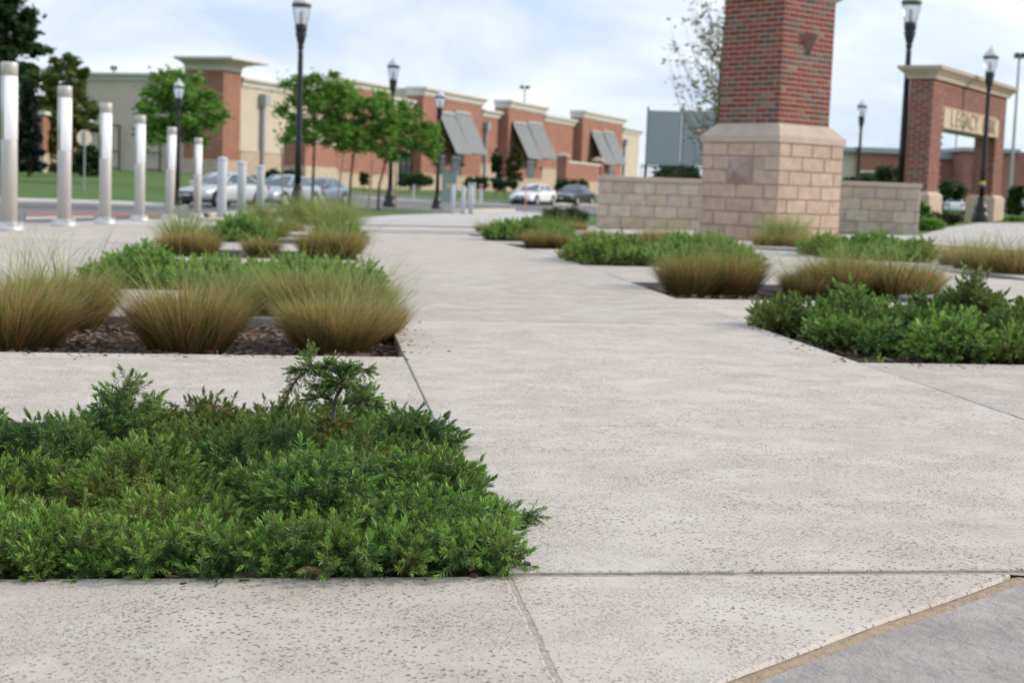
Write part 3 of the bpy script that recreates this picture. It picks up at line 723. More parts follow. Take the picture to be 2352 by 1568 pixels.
# plant screens on the roof behind the parapets
for a, b, py in ((945, 1065, 203), (1225, 1395, 258)):
    x0, x1 = fs_(a, -9), fs_(b, -9); z = fz_(a, py, -9)
    MB().box(x0, x1, 8.5, 14, z-3, z).obj('roof_screen', M['stuccogrey'], shop)
def awnings(sec, pxs, pyt, pyb, proj, reach):
    for a, b in pxs:
        x0, x1 = fs_(a, proj), fs_(b, proj); z1 = fz_(a, pyt, proj); xm = (x0+x1)/2; z0 = fz_(a+30, pyb, proj+reach)
        fr = MB(); n = 7; wd = x1-x0
        A = lambda x, t, dz=0: (x, -proj-.12-reach*t, z1+(z0-z1)*t+dz)
        fr.add([A(x0, 0), A(x1, 0), A(x1, 1), A(x0, 1), A(x0, 0, -.06), A(x1, 0, -.06), A(x1, 1, -.06), A(x0, 1, -.06)], [(3, 2, 1, 0), (4, 5, 6, 7), (0, 1, 5, 4), (1, 2, 6, 5), (2, 3, 7, 6), (3, 0, 4, 7)])
        aw = fr.obj('awning', M['awning'], shop)
        for k in range(n+1):
            xx = x0+wd*k/n
            MB().add([A(xx-.09, 0, .002), A(xx+.09, 0, .002), A(xx+.09, 1, .002), A(xx-.09, 1, .002), A(xx-.09, 0, .09), A(xx+.09, 0, .09), A(xx+.09, 1, .09), A(xx-.09, 1, .09)], [(4, 7, 6, 5), (0, 1, 5, 4), (1, 2, 6, 5), (2, 3, 7, 6), (3, 0, 4, 7)]).obj('seam', M['awning_seam'], aw)
        MB().box(x0, x1, -proj-.3, -proj, z1-.1, z1+.16).obj('head_flashing', M['awning_seam'], aw)
        br = MB()
        for xx in (x0+.05, x1-.05):
            br.tube([A(xx, .98, -.08), (xx, -proj, z0-.05)], .05, 6).tube([(xx, -proj-.05, z1-.1), (xx, -proj-.05, z0-.1)], .05, 6)
        br.obj('bracket', M['darksteel'], aw, kind='stuff')
awnings(b1, [(1002, 1036), (1038, 1072)], 257, 351, .5, 2.1)
awnings(b2, [(1172, 1204), (1206, 1238)], 281, 362, .5, 2.1)
awnings(b3, [(1353, 1378), (1380, 1404)], 302, 376, .5, 2.1)
def door(px0, px1, pyt, proj):
    x0, x1 = fs_(px0, proj), fs_(px1, proj); z1 = fz_(px0, pyt, proj)
    d = MB().box(x0, x1, -proj-.04, -proj+.05, -.4, z1).obj('door', M['darksteel'], shop)
    MB().box(x0+.12, x1-.12, -proj-.06, -proj-.03, .1, z1-.6).obj('pane', M['door'], d)
    MB().box(x0+.12, x1-.12, -proj-.06, -proj-.03, z1-.48, z1-.1).obj('transom', M['glassdark'], d)
    MB().box(x1-.22, x1-.17, -proj-.11, -proj-.06, .9, 1.3).obj('handle', M['steel'], d)
for a, b, t in ((1010, 1022, 352), (1036, 1060, 355), (1210, 1228, 366), (1398, 1412, 383)): door(a, b, t, .5)
def wall_lamp(px, py, proj):
    x, z = fs_(px, proj), fz_(px, py, proj)
    MB().box(x-.16, x+.16, -proj-.3, -proj-.001, z-.1, z+.12).obj('wall_lamp', M['darksteel'], shop)
for p in ((1000, 376), (1028, 370), (1062, 379), (1196, 381), (1241, 387)): wall_lamp(*p, .5)
def downspout(px, py, proj):
    x, z = fs_(px, proj), fz_(px, py, proj)
    d = MB().box(x-.16, x+.16, -proj-.34, -proj-.02, -1.2, z-.9).obj('downspout', M['steel'], shop)
    MB().box(x-.38, x+.38, -proj-.6, -proj-.01, z-.9, z).obj('conductor_head', M['steel'], d)
downspout(598, 217, -.6); downspout(961, 258, -.6); downspout(1110, 281, -.6); downspout(1325, 310, -.6); downspout(1430, 320, -.6)
# shopfront window left of the first awning
x0, x1 = fs_(912, -.6), fs_(962, -.6); z1 = fz_(912, 345, -.6)
wn = MB().box(x0, x1, .5, .7, .3, z1).obj('window', M['trim'], shop)
for k in range(4):
    a = x0+.1+(x1-x0-.1)*k/4; MB().box(a, a+(x1-x0-.1)/4-.1, .47, .55, .4, z1-.1).obj('pane', M['glassdark'], wn)

# low brick yard wall in front of the stucco
ya = on_ray(700, 108); yb_ = on_ray(772, 119)
def yard_wall(a, b, pyt, pysplit, label, px, caps=False):
    d = Vector((b.x-a.x, b.y-a.y)); L_ = d.length; t = thing('yard_wall', label, 'wall', (a.x, a.y, a.z), math.atan2(d.y, d.x))
    z1 = zat(px, pyt, a.y)-a.z; zs = zat(px, pysplit, a.y)-a.z
    MB().box(0, L_, 0, 1.6 if not caps else .5, zs, z1-.18).obj('brickwork', M['fbrick'], t)
    MB().box(-.05, L_+.05, -.06, 1.66 if not caps else .56, -1, zs).obj('stone_base', M['fbase'], t)
    MB().box(-.1, L_+.1, -.1, 1.7 if not caps else .6, z1-.18, z1).obj('coping', M['trim'], t)
    if caps:
        for x in (0, L_):
            MB().box(x-.5, x+.5, -.2, .8, zs, z1+.35).obj('pier', M['fbrick'], t)
            MB().box(x-.52, x+.52, -.22, .82, -1, zs).obj('pier_base', M['fbase'], t)
            MB().box(x-.62, x+.62, -.32, .92, z1+.35, z1+.5).add([(x-.6, -.3, z1+.5), (x+.6, -.3, z1+.5), (x+.6, .9, z1+.5), (x-.6, .9, z1+.5), (x-.2, .1, z1+.78), (x+.2, .1, z1+.78), (x+.2, .5, z1+.78), (x-.2, .5, z1+.78)], [(i, (i+1) % 4, 4+(i+1) % 4, 4+i) for i in range(4)]+[(4, 5, 6, 7)]).obj('pier_cap', M['fbase'], t)
yard_wall(ya, yb_, 318, 381, 'low brick yard wall with a stone base behind the parked grey cars', 705)
yard_wall(on_ray(1297, 152), on_ray(1378, 168), 369, 414, 'low brick wall with two capped piers behind the dark sedan', 1300, True)

# building far behind, right
t = thing('far_building', 'distant brick building with a grey parapet seen behind the right stone wall', 'building', (0, 0, .2))
def fbox(px0, px1, pyt, pyb, d, depth, m, name, par=None):
    a = on_ray(px0, d); b = on_ray(px1, d); z1 = zat((px0+px1)/2, pyt, d)-.2; z0 = zat((px0+px1)/2, pyb, d)-.2
    return MB().box(a.x, b.x, d, d+depth, z0, z1).obj(name, m, par or t)
fbox(1925, 1962, 348, 470, 150, 20, M['stuccogrey'], 'pale_wing'); fbox(1920, 1960, 338, 348, 149, 22, M['steel'], 'parapet_trim')
bk = fbox(1960, 2110, 352, 470, 149.5, 20, M['fbrick'], 'brick_wall'); fbox(1956, 2112, 340, 352, 149, 21, M['steel'], 'parapet_trim', bk)
fbox(1962, 2003, 392, 397, 149.2, .3, M['trim'], 'string_course', bk)
fbox(2112, 2205, 365, 480, 152, 18, M['fbrick'], 'brick_wall'); fbox(2110, 2207, 347, 365, 151.5, 19, M['steel'], 'parapet_trim')
bw2 = fbox(2202, 2420, 348, 480, 148, 20, M['fbrick'], 'brick_wall'); fbox(2196, 2330, 340, 349, 147.5, 21, M['steel'], 'parapet_trim', bw2)
w_ = fbox(2226, 2234, 366, 411, 147.9, .3, M['trim'], 'window', bw2); fbox(2227.5, 2232.5, 369, 405, 147.7, .15, M['glassdark'], 'pane', w_)
t2 = thing('brick_house', 'brick building with a pale stone base between the dark conifer and the olive tree', 'building', (0, 0, .4)); t = t2
fbox(40, 104, 270, 358, 95, 10, M['fbrick'], 'brick_wall'); fbox(38, 106, 358, 430, 94.9, 10.2, M['fbase'], 'stone_base'); fbox(36, 108, 262, 270, 94.7, 10.6, M['trim'], 'cornice')

# ================================================================== STREET FURNITURE
M['black'] = mat('black_paint', (.012, .014, .016), .4, .2, 5, spec=.5)
M['globe'] = mat('clear_globe', (.80, .84, .88), .12, trans=.82, spec=.5)
M['globecap'] = mat('frosted_cap', (.80, .82, .85), .35, trans=.25)
M['brushed'] = mat('brushed_metal', (.60, .585, .565), .45, .06, 3, metal=.3)
M['flange'] = mat('cast_aluminium', (.62, .62, .62), .4, metal=.5)
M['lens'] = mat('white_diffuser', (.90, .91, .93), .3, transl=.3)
M['pipe'] = mat('pale_grey_paint', (.55, .59, .64), .45, .05, 6)
_b = M['lens'].node_tree.nodes['Principled BSDF']; _b.inputs['Emission Color'].default_value = (.93, .96, 1, 1); _b.inputs['Emission Strength'].default_value = .30   # glow added to whiten the column lenses, too grey under daylight alone
LP = {}
def lamp_parts():
    LP['base'] = MB().lathe([(.24, -.1), (.24, .06), (.225, .10), (.23, .16), (.19, .22), (.17, .30), (.185, .36), (.15, .42), (.11, .55), (.095, .62), (.10, .66), (.075, .70)], 14).mesh('lamp_base', M['black'], True)
    LP['pole'] = MB().lathe([(.075, .68), (.07, 1.5), (.056, 3.5), (.054, 3.62)], 12).mesh('pole', M['black'], True)
    LP['fitter'] = MB().lathe([(.054, 3.60), (.075, 3.63), (.06, 3.66), (.08, 3.75), (.125, 3.92), (.105, 3.96), (.135, 4.0), (.12, 4.04), (.14, 4.10), (.12, 4.12)], 14).mesh('fitter', M['black'], True)
    LP['globe'] = MB().lathe([(.12, 4.121), (.145, 4.2), (.185, 4.38), (.20, 4.50)], 16, cap=False).mesh('globe', M['globe'], True)
    LP['band'] = MB().lathe([(.200, 4.50), (.213, 4.505), (.213, 4.54), (.2, 4.545)], 16).mesh('band', M['black'], True)
    LP['cap'] = MB().lathe([(.205, 4.546), (.19, 4.6), (.12, 4.70), (.05, 4.76), (.035, 4.80), (.012, 4.86)], 16).mesh('globe_cap', M['globecap'], True)
    LP['lamp'] = MB().lathe([(.03, 4.13), (.03, 4.3), (.022, 4.4)], 8).mesh('bulb', mat('bulb_white', (.8, .8, .78), .3), True)
lamp_parts()
def lamp(label, px, pyb, pyt, dist=None):
    P = gp(px, pyb) if dist is None else on_ray(px, dist)
    tp = zat(px, pyt, P.y); s = (tp-P.z)/4.86
    o = thing('street_lamp', label, 'street lamp', P, random.uniform(0, 1), 'black street lamps with glass lanterns', scale=s)
    for k, nm in (('base', 'lamp_base'), ('pole', 'pole'), ('fitter', 'fitter'), ('globe', 'globe'), ('band', 'band'), ('cap', 'globe_cap'), ('lamp', 'bulb')): link(nm, LP[k], o)
    return o, P, s
lamp('tall black street lamp rising from the feather grass, between the grey cars', 684, 472, -24, 42)
lamp('black street lamp on the lawn with young trees, right of the crowns', 895, 477, 129)
lamp('black street lamp just left of three short white bollards', 1003, 483.5, 204)
lamp('black street lamp seen against the pale wing, left in front of a bushy tree', 408, 455, 180, 62)
lamp('black street lamp behind the right stone wall, beside the far building', 1968, 440, 226, 62)
lamp('tall black street lamp cut by the top edge, left of the archway', 2066, 470, -32, 39)
lr, P, s = lamp('black street lamp with a yellow band standing in front of the archway', 2251, 508, 103)
MB().lathe([(.075, 1.02), (.078, 1.03), (.078, 1.1), (.073, 1.11)], 12, mi=0).obj('yellow_band', mat('yellow_tape', (.75, .55, .05), .5), lr)
MB().lathe([(.076, .93), (.079, .94), (.079, 1.018), (.076, 1.019)], 12).obj('blue_band', mat('blue_tape', (.04, .06, .3), .5), lr)

CM = {}
def column_parts():
    CM['flange'] = MB().lathe([(.185, -.03), (.185, .04), (.17, .055), (.13, .075), (.105, .11)], 20).mesh('flange', M['flange'], True)
    CM['body'] = MB().lathe([(.099, .05), (.099, 1.08), (.0985, 1.083)], 24).mesh('post', M['brushed'], True)
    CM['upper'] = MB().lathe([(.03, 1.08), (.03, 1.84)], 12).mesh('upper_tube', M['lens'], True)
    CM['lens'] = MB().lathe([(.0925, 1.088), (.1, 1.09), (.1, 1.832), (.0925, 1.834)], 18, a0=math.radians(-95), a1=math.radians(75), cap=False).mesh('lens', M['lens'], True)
    CM['back'] = MB().lathe([(.0925, 1.085), (.099, 1.086), (.099, 1.838), (.0925, 1.839)], 18, a0=math.radians(77), a1=math.radians(263), cap=False).mesh('back_shell', M['brushed'], True)
    CM['liner'] = MB().lathe([(.0905, 1.088), (.0905, 1.836)], 18, a0=math.radians(77), a1=math.radians(263), cap=False).mesh('liner', M['lens'], True)  # white reflector added inside to bounce sun back out through the lens
    CM['cap'] = MB().lathe([(.092, 1.84), (.101, 1.842), (.101, 1.985), (.095, 2.0)], 24).mesh('cap', M['brushed'], True)
    CM['bolt'] = MB().lathe([(.022, .03), (.022, .10), (.01, .112)], 6).mesh('bolt', M['flange'])
column_parts()
cols = [(20, 532, 143, 'frosted light column cut by the left edge, tallest in its row'), (147, 522, 198, 'second light column from the left edge, in front of the olive tree'), (241, 516, 237, 'third light column from the left, right of the round back of a road sign'),
        (320, 509, 265, 'fourth light column from the left, in front of the bushy tree'), (388, 505, 292, 'slightly leaning light column, fifth from the left'), (453, 501, 317, 'shortest light column, next to the white bollards')]
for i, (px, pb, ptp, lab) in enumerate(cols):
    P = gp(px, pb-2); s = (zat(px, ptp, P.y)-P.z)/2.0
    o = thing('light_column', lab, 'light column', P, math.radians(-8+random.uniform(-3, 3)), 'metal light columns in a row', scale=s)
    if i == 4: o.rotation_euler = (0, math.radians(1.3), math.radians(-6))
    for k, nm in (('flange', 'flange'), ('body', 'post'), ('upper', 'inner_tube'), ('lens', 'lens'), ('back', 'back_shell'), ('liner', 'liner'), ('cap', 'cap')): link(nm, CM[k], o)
    for q in range(4):
        a = math.pi/4+q*math.pi/2; link('bolt', CM['bolt'], o, loc=(.15*math.cos(a), .15*math.sin(a), 0))
pm = MB().lathe([(.098, -.1), (.098, 1.13), (.092, 1.155)], 20).mesh('post', M['pipe'], True); pc = MB().lathe([(.103, 1.14), (.104, 1.17), (.095, 1.195), (.05, 1.21), (.005, 1.215)], 20).mesh('cap', M['pipe'], True)
for px, pb, ptp, lab in [(509, 499, 360, 'pale grey bollard next to the shortest light column'), (554, 497, 370, 'pale grey bollard, middle of three left of the tall lamp'), (597, 495, 379, 'pale grey bollard nearest the tall lamp, in the feather grass'),
                         (1039, 491, 423, 'short white bollard nearest the street lamp, beyond the walkway'), (1063, 491.5, 427, 'short white bollard in the middle of three, beyond the walkway'), (1081, 491.5, 429, 'short white bollard rightmost of three, beyond the walkway')]:
    P = gp(px, pb); s = (zat(px, ptp, P.y)-P.z)/1.215
    o = thing('bollard', lab, 'bollard', P, 0, 'plain pipe bollards', scale=s); link('post', pm, o); link('cap', pc, o)

def box_thing(name, label, cat, px, pyb, pyt, wpx, m, depth=.6, dist=None, extra=None, rz=0):
    P = gp(px, pyb) if dist is None else on_ray(px, dist)
    hh = zat(px, pyt, P.y)-P.z; ww = wpx/F*P.y
    t = thing(name, label, cat, P, rz)
    me = MB().box(-ww/2, ww/2, 0, depth, -.3, hh).mesh('cabinet', m); bevel_mesh(me, min(.03, ww*.08), 2); link('cabinet', me, t)
    MB().box(-ww/2-.02, ww/2+.02, -.03, depth+.03, hh, hh+.04).obj('lid', m, t)
    if extra: extra(t, ww, hh)
    return t
M['cabgreen'] = mat('cabinet_green', (.24, .31, .27), .6, .06, 3); M['cabwhite'] = mat('cabinet_pale', (.62, .62, .58), .6)
def cab_extra(t, ww, hh):
    for s in (-1, 1): MB().box(min(s*.02, s*(ww/2-.05)), max(s*.02, s*(ww/2-.05)), -.025, -.002, .1, hh-.1).obj('door', M['cabgreen'], t)
    MB().box(-.14, .02, -.035, -.026, hh*.45, hh*.62).obj('warning_sticker', mat('yellow_sticker', (.75, .5, .06), .5), t)
box_thing('utility_cabinet', 'large grey green utility cabinet behind the street lamp', 'cabinet', 1032, 447, 392, 34, M['cabgreen'], 1.0, 98, cab_extra)
box_thing('utility_box', 'small pale green utility box behind the white bollards', 'utility box', 1084, 452, 421, 17, M['cabwhite'], .5, 98)
box_thing('utility_post', 'small white post with a red top right of the utility box', 'post', 1105, 450, 425, 8, M['cabwhite'], .25, 99, lambda t, w, h: MB().box(-w/2-.01, w/2+.01, -.02, .27, h-.2, h-.05).obj('red_band', mat('red_paint', (.5, .05, .04), .5), t))
box_thing('marker_post', 'tiny white marker post on the lawn left of the utility cabinet', 'post', 951, 444, 426, 5, M['cabwhite'], .12, 102)
P = gp(1206, 490); o = thing('survey_stake', 'thin orange stake standing before the white sedan', 'stake', P)
hs = zat(1206, 433, P.y)-P.z; MB().tube([(0, 0, -.2), (.01, 0, hs)], .022, 6).obj('stick', mat('orange_paint', (.62, .24, .13), .6), o); MB().tube([(.01, 0, hs), (.01, 0, hs+.05)], .03, 6).obj('cap', mat('orange_cap', (.75, .2, .08), .6), o)

# back of an octagonal sign, left
P = on_ray(194, 70); o = thing('stop_sign', 'bare metal back of an octagonal road sign on a thin post', 'road sign', P, .6)
zc_ = zat(194, 317, P.y)-P.z; R_ = .37
MB().box(-.03, .03, -.03, .03, -.3, zc_+.3).obj('post', M['steel'], o)
MB().lathe([(R_, 0), (R_, .02)], 8).obj('sign_plate', mat('sign_back', (.70, .60, .52), .6), o, loc=(0, .06, zc_), rot=(math.pi/2, 0, math.pi/8*0)).rotation_euler = (math.pi/2, math.pi/8, 0)
# car-park lights on tall thin poles
def flood(label, px, pyt, heads, dist, wpx):
    P = on_ray(px, dist); t = thing('floodlight_pole', label, 'floodlight', P); hh = zat(px, pyt, P.y)-P.z; ww = wpx/F*P.y
    MB().tube([(0, 0, -.5), (0, 0, hh)], [.16, .09], 8).obj('pole', M['steel'], t)
    for s in heads: MB().box(min(s*.1, s*ww), max(s*.1, s*ww), -.3, .3, hh-.05, hh+.35).obj('lamp_head', M['black'], t)
flood('twin headed floodlight pole above the shop roofs', 1197, 203, (-1, 1), 210, 11)
flood('small floodlight above the pale wing roof', 259, 160, (-1, 1), 160, 6)
flood('tall thin floodlight pole at the right edge', 2318, 132, (-1, 1), 120, 10)
flood('thin distant pole seen through the archway', 2187, 300, (1,), 190, 6)

# grey double panel and iron fence
P = on_ray(1475, 52); o = thing('panel_sign', 'two tall plain grey panels on posts behind the stone wall', 'sign', P)
px2x = lambda px: on_ray(px, 52).x-P.x
M['panel'] = mat('blue_grey_panel', (.32, .375, .405), .6, .05, 2)
for a, b in ((1481, 1556), (1562, 1650)):
    pn = MB().bbox(px2x(a), px2x(b), -.05, .05, zat(a, 379, P.y)-P.z, zat(a, 253, P.y)-P.z, .015).obj('panel', M['panel'], o)
    for x in (px2x(a), px2x(b)): MB().box(x-.03, x+.03, .052, .11, -.3, zat(a, 248, P.y)-P.z+.05).obj('post', M['black'], o)
xl, zl = px2x(1597), zat(1597, 301, P.y)-P.z
MB().box(xl-.15, xl+.15, -.062, -.052, zl-.1, zl-.02).obj('emblem', mat('emblem_red', (.5, .04, .05), .6), o)
MB().add([(xl-.09, -.06, zl-.018), (xl+.09, -.06, zl-.018), (xl+.06, -.06, zl+.08), (xl-.02, -.06, zl+.11), (xl-.07, -.06, zl+.06)], [(0, 1, 2, 3, 4)]).obj('emblem', mat('emblem_white', (.75, .75, .75), .6), o)
P2 = on_ray(1470, 48); fe = thing('iron_fence', 'black iron picket fence beneath the grey panels', 'fence', P2)
fx = on_ray(1612, 48).x-P2.x; z1 = zat(1540, 377, P2.y)-P2.z
pk = MB().box(-.01, .01, -.01, .01, -.2, z1).mesh('picket', M['black'])
for k in range(22): link('picket', pk, fe, loc=(fx*k/21, 0, 0))
for z in (.15, z1-.12): MB().box(-.02, fx+.02, -.012, .022, z, z+.035).obj('rail', M['black'], fe)

# ================================================================== CARS
M['tyre'] = mat('tyre', (.02, .02, .02), .8); M['rim'] = mat('alloy', (.55, .56, .58), .3, metal=.8); M['head'] = mat('headlight', (.75, .78, .8), .1, spec=.8)
M['tail'] = mat('tail_light', (.4, .02, .02), .25); M['plate'] = mat('number_plate', (.7, .7, .68), .5); M['amber'] = mat('amber_light', (.8, .25, .04), .3)
M['blackplastic'] = mat('black_trim', (.02, .02, .022), .5); M['cglass'] = mat('car_glass', (.05, .08, .10), .05, spec=.9, coat=.5)
PAINT = {}
def paint(k, c, metal=.4):
    if k not in PAINT: PAINT[k] = mat('paint_'+k, c, .32, metal=metal, coat=.7)
    return PAINT[k]
CST = [(2.36, .66, .32, .50, .56), (2.30, .78, .25, .58, .66), (2.05, .86, .21, .68, .76), (1.6, .89, .2, .76, .86), (1.0, .9, .2, .86, .94), (.6, .905, .2, .90, .96), (-.4, .91, .2, .92, .97), (-1.2, .905, .2, .94, .99), (-1.7, .89, .22, .96, 1.03), (-2.1, .86, .27, .95, 1.05), (-2.3, .79, .33, .86, .98), (-2.37, .68, .40, .70, .80)]
CMESH = {}
def car(label, px, pyb, hpx, m, head, front=True, key='sedan', loc=None, real=1.46, rough_tall=1.0):
    d = real*F/hpx; P = on_ray(px, d) if loc is None else loc
    o = thing('parked_car', label, 'car', P, head, 'cars parked along the street')
    mb = MB(); K = 12
    for (x, hw, zb, zs, zt) in CST:
        half = [(0, zb), (hw*.9, zb), (hw, zb+.10), (hw, zs*.75), (hw*.975, zs), (hw*.80, zs*.45+zt*.55+.005), (0, zt)]
        ring = half+[(-y, z) for y, z in half[1:-1][::-1]]
        mb.add([(x, y, z) for y, z in ring], [])
    n = len(CST)
    for i in range(n-1):
        for j in range(K): mb.f.append((i*K+j, (i+1)*K+j, (i+1)*K+(j+1) % K, i*K+(j+1) % K)); mb.m.append(0)
    mb.f += [tuple(range(K)), tuple(range((n-1)*K, n*K))[::-1]]; mb.m += [0, 0]
    if ('body', m.name) not in CMESH:
        me = mb.mesh('body', m, True); CMESH[('body', m.name)] = me
    b = link('body', CMESH[('body', m.name)], o); sm = b.modifiers.new('s', 'SUBSURF'); sm.levels = 1; sm.render_levels = 2
    # cabin
    bs = [(.95, .80), (-1.85, .78)]; rf = [(.12, .60), (-1.12, .58)]
    zb_, zr = .93, 1.44
    cv = [(.95, .78, zb_), (-1.85, .74, zb_), (-1.85, -.74, zb_), (.95, -.78, zb_), (.10, .60, zr-.03), (-1.08, .57, zr-.04), (-1.08, -.57, zr-.04), (.10, -.60, zr-.03), (-.45, .60, zr+.0), (-.45, -.60, zr+.0), (-.45, 0, zr+.03), (.1, 0, zr), (-1.08, 0, zr-.01)]
    cf = [(0, 3, 7, 11, 4), (1, 5, 12, 6, 2), (0, 4, 8, 5, 1), (3, 2, 6, 9, 7), (4, 11, 10, 8), (11, 7, 9, 10), (8, 10, 12, 5), (10, 9, 6, 12)]
    cm = MB().add(cv, cf).mesh('cabin', m, True); cab = link('cabin', cm, o); smooth_by_angle(cm, 30)
    def pane(name, q, k=.9, off=.012):
        q = [Vector(p) for p in q]; c = sum(q, Vector())/len(q); nrm = (q[1]-q[0]).cross(q[2]-q[0]).normalized()
        if nrm.dot(c-Vector((-.4, 0, 1.1))) < 0: nrm = -nrm
        MB().add([c+(p-c)*k+nrm*off for p in q], [tuple(range(len(q)))]).obj(name, M['cglass'], o)
    V = [Vector(p) for p in cv]
    pane('windshield', [V[0], V[3], V[7], V[4]], .88); pane('rear_window', [V[1], V[5], V[6], V[2]], .86)
    for s, (i0, i1, i4, i5) in ((1, (0, 1, 4, 5)), (-1, (3, 2, 7, 6))):
        mB, mT = V[i0].lerp(V[i1], .46), V[i4].lerp(V[i5], .42)
        pane('side_window', [V[i0], mB, mT, V[i4]], .84); pane('side_window', [mB, V[i1], V[i5], mT], .82)
        ob = MB().box(.72, .92, min(s*.88, s*1.02), max(s*.88, s*1.02), .93, 1.06).obj('mirror', m, o)
    for sx in (1.42, -1.42):
        for s in (-1, 1):
            wlt = MB().lathe([(.2, -.1), (.30, -.105), (.325, -.08), (.325, .08), (.30, .105), (.2, .1)], 20).obj('wheel', M['tyre'], o, smooth=False); wlt.rotation_euler = (math.pi/2, 0, 0); wlt.location = (sx, s*.815, .325)
            MB().lathe([(.001, .108), (.06, .112), (.19, .104), (.21, .112), (.215, .09)], 20).obj('rim', M['rim'], wlt).scale = (1, 1, -s)
            MB().lathe([(.36, .0), (.40, .004), (.40, .008), (.36, .012)], 20, cap=True).obj('wheel_arch', M['blackplastic'], o, loc=(sx, s*.905, .34), rot=(math.pi/2, 0, 0))
    for s in (-1, 1):
        hl = MB().lathe([(.001, .0), (.09, .02), (.115, -.03)], 12).obj('headlight', M['head'], o, loc=(2.17, s*.60, .63), rot=(0, math.pi/2, s*.35)); hl.scale = (.75, 1.7, 1)
        MB().box(-2.36, -2.24, min(s*.5, s*.8), max(s*.5, s*.8), .74, .9).obj('tail_light', M['tail'], o)
    MB().box(2.28, 2.375, -.48, .48, .28, .44).box(2.3, 2.39, -.3, .3, .50, .60).obj('grille', M['blackplastic'], o, kind='stuff')
    MB().box(2.37, 2.40, -.16, .16, .42, .53).obj('number_plate', M['plate'], o)
    MB().box(1.8, -1.8, -.85, .85, .17, .24).obj('underside', M['blackplastic'], o)
    return o
hd = math.atan2(-.93, -.36)
car('silver sedan nearest the light columns, first of three parked cars', 510, 474, 79, paint('silver', (.56, .60, .62)), hd-.08)
car('grey blue sedan parked second, behind the pale bollards', 652, 472, 72, paint('bluegrey', (.42, .47, .55)), hd)
oc = car('dark blue sedan parked third, right of the tall lamp', 733, 470, 62, paint('blue', (.20, .26, .40)), hd+.05)
MB().box(2.2, 2.33, -.78, -.66, .5, .6).obj('turn_signal', M['amber'], oc)
car('white sedan parked on the far street', 1226, 470, 48.5, paint('white', (.82, .84, .86), .0), hd-.05)
car('dark sedan parked behind the white one, partly hidden by the stone wall', 1318, 472, 46, paint('black', (.03, .035, .045)), hd-.05)
car('white car seen through the archway, its tail towards us', 2190, 489, 52, paint('white', (.82, .84, .86), .0), math.radians(75), loc=gp(2190, 492))
car('dark blue car at the right edge beyond the archway', 2352, 492, 62, paint('navy', (.10, .14, .22)), math.radians(200), loc=gp(2362, 494))

# ================================================================== PLANTS
def np_mesh(name, V, Fq, cols, m, nper):
    """V (n,3) vertices, Fq (f,nper) faces, cols (n,3) colours"""
    me = bpy.data.meshes.new(name); V = np.ascontiguousarray(V, np.float32); nf = len(Fq)
    me.vertices.add(len(V)); me.vertices.foreach_set('co', V.ravel())
    me.loops.add(nf*nper); me.loops.foreach_set('vertex_index', np.ascontiguousarray(Fq, np.int32).ravel())
    me.polygons.add(nf); me.polygons.foreach_set('loop_start', np.arange(0, nf*nper, nper, dtype=np.int32))
    me.update(calc_edges=True)
    ca = me.color_attributes.new('Col', 'FLOAT_COLOR', 'POINT')
    ca.data.foreach_set('color', np.concatenate([cols, np.ones((len(V), 1))], 1).astype(np.float32).ravel())
    me.materials.append(m); me.validate(); return me
M['needle'] = mat('juniper_needles', (.08, .16, .05), .5, attr='Col', spec=.35, transl=.18)
M['blade'] = mat('grass_blades', (.2, .16, .06), .6, attr='Col', spec=.25, transl=.25)
M['leaf'] = mat('leaves', (.06, .14, .03), .5, attr='Col', spec=.3, transl=.5)
M['bark'] = mat('bark', (.12, .095, .075), .9, .25, 20, bump=.5, bscale=40)
M['greybark'] = mat('grey_bark', (.17, .15, .14), .9, .25, 60, bump=.5, bscale=120)
M['stake'] = mat('timber_stake', (.30, .24, .18), .85, .15, 8)

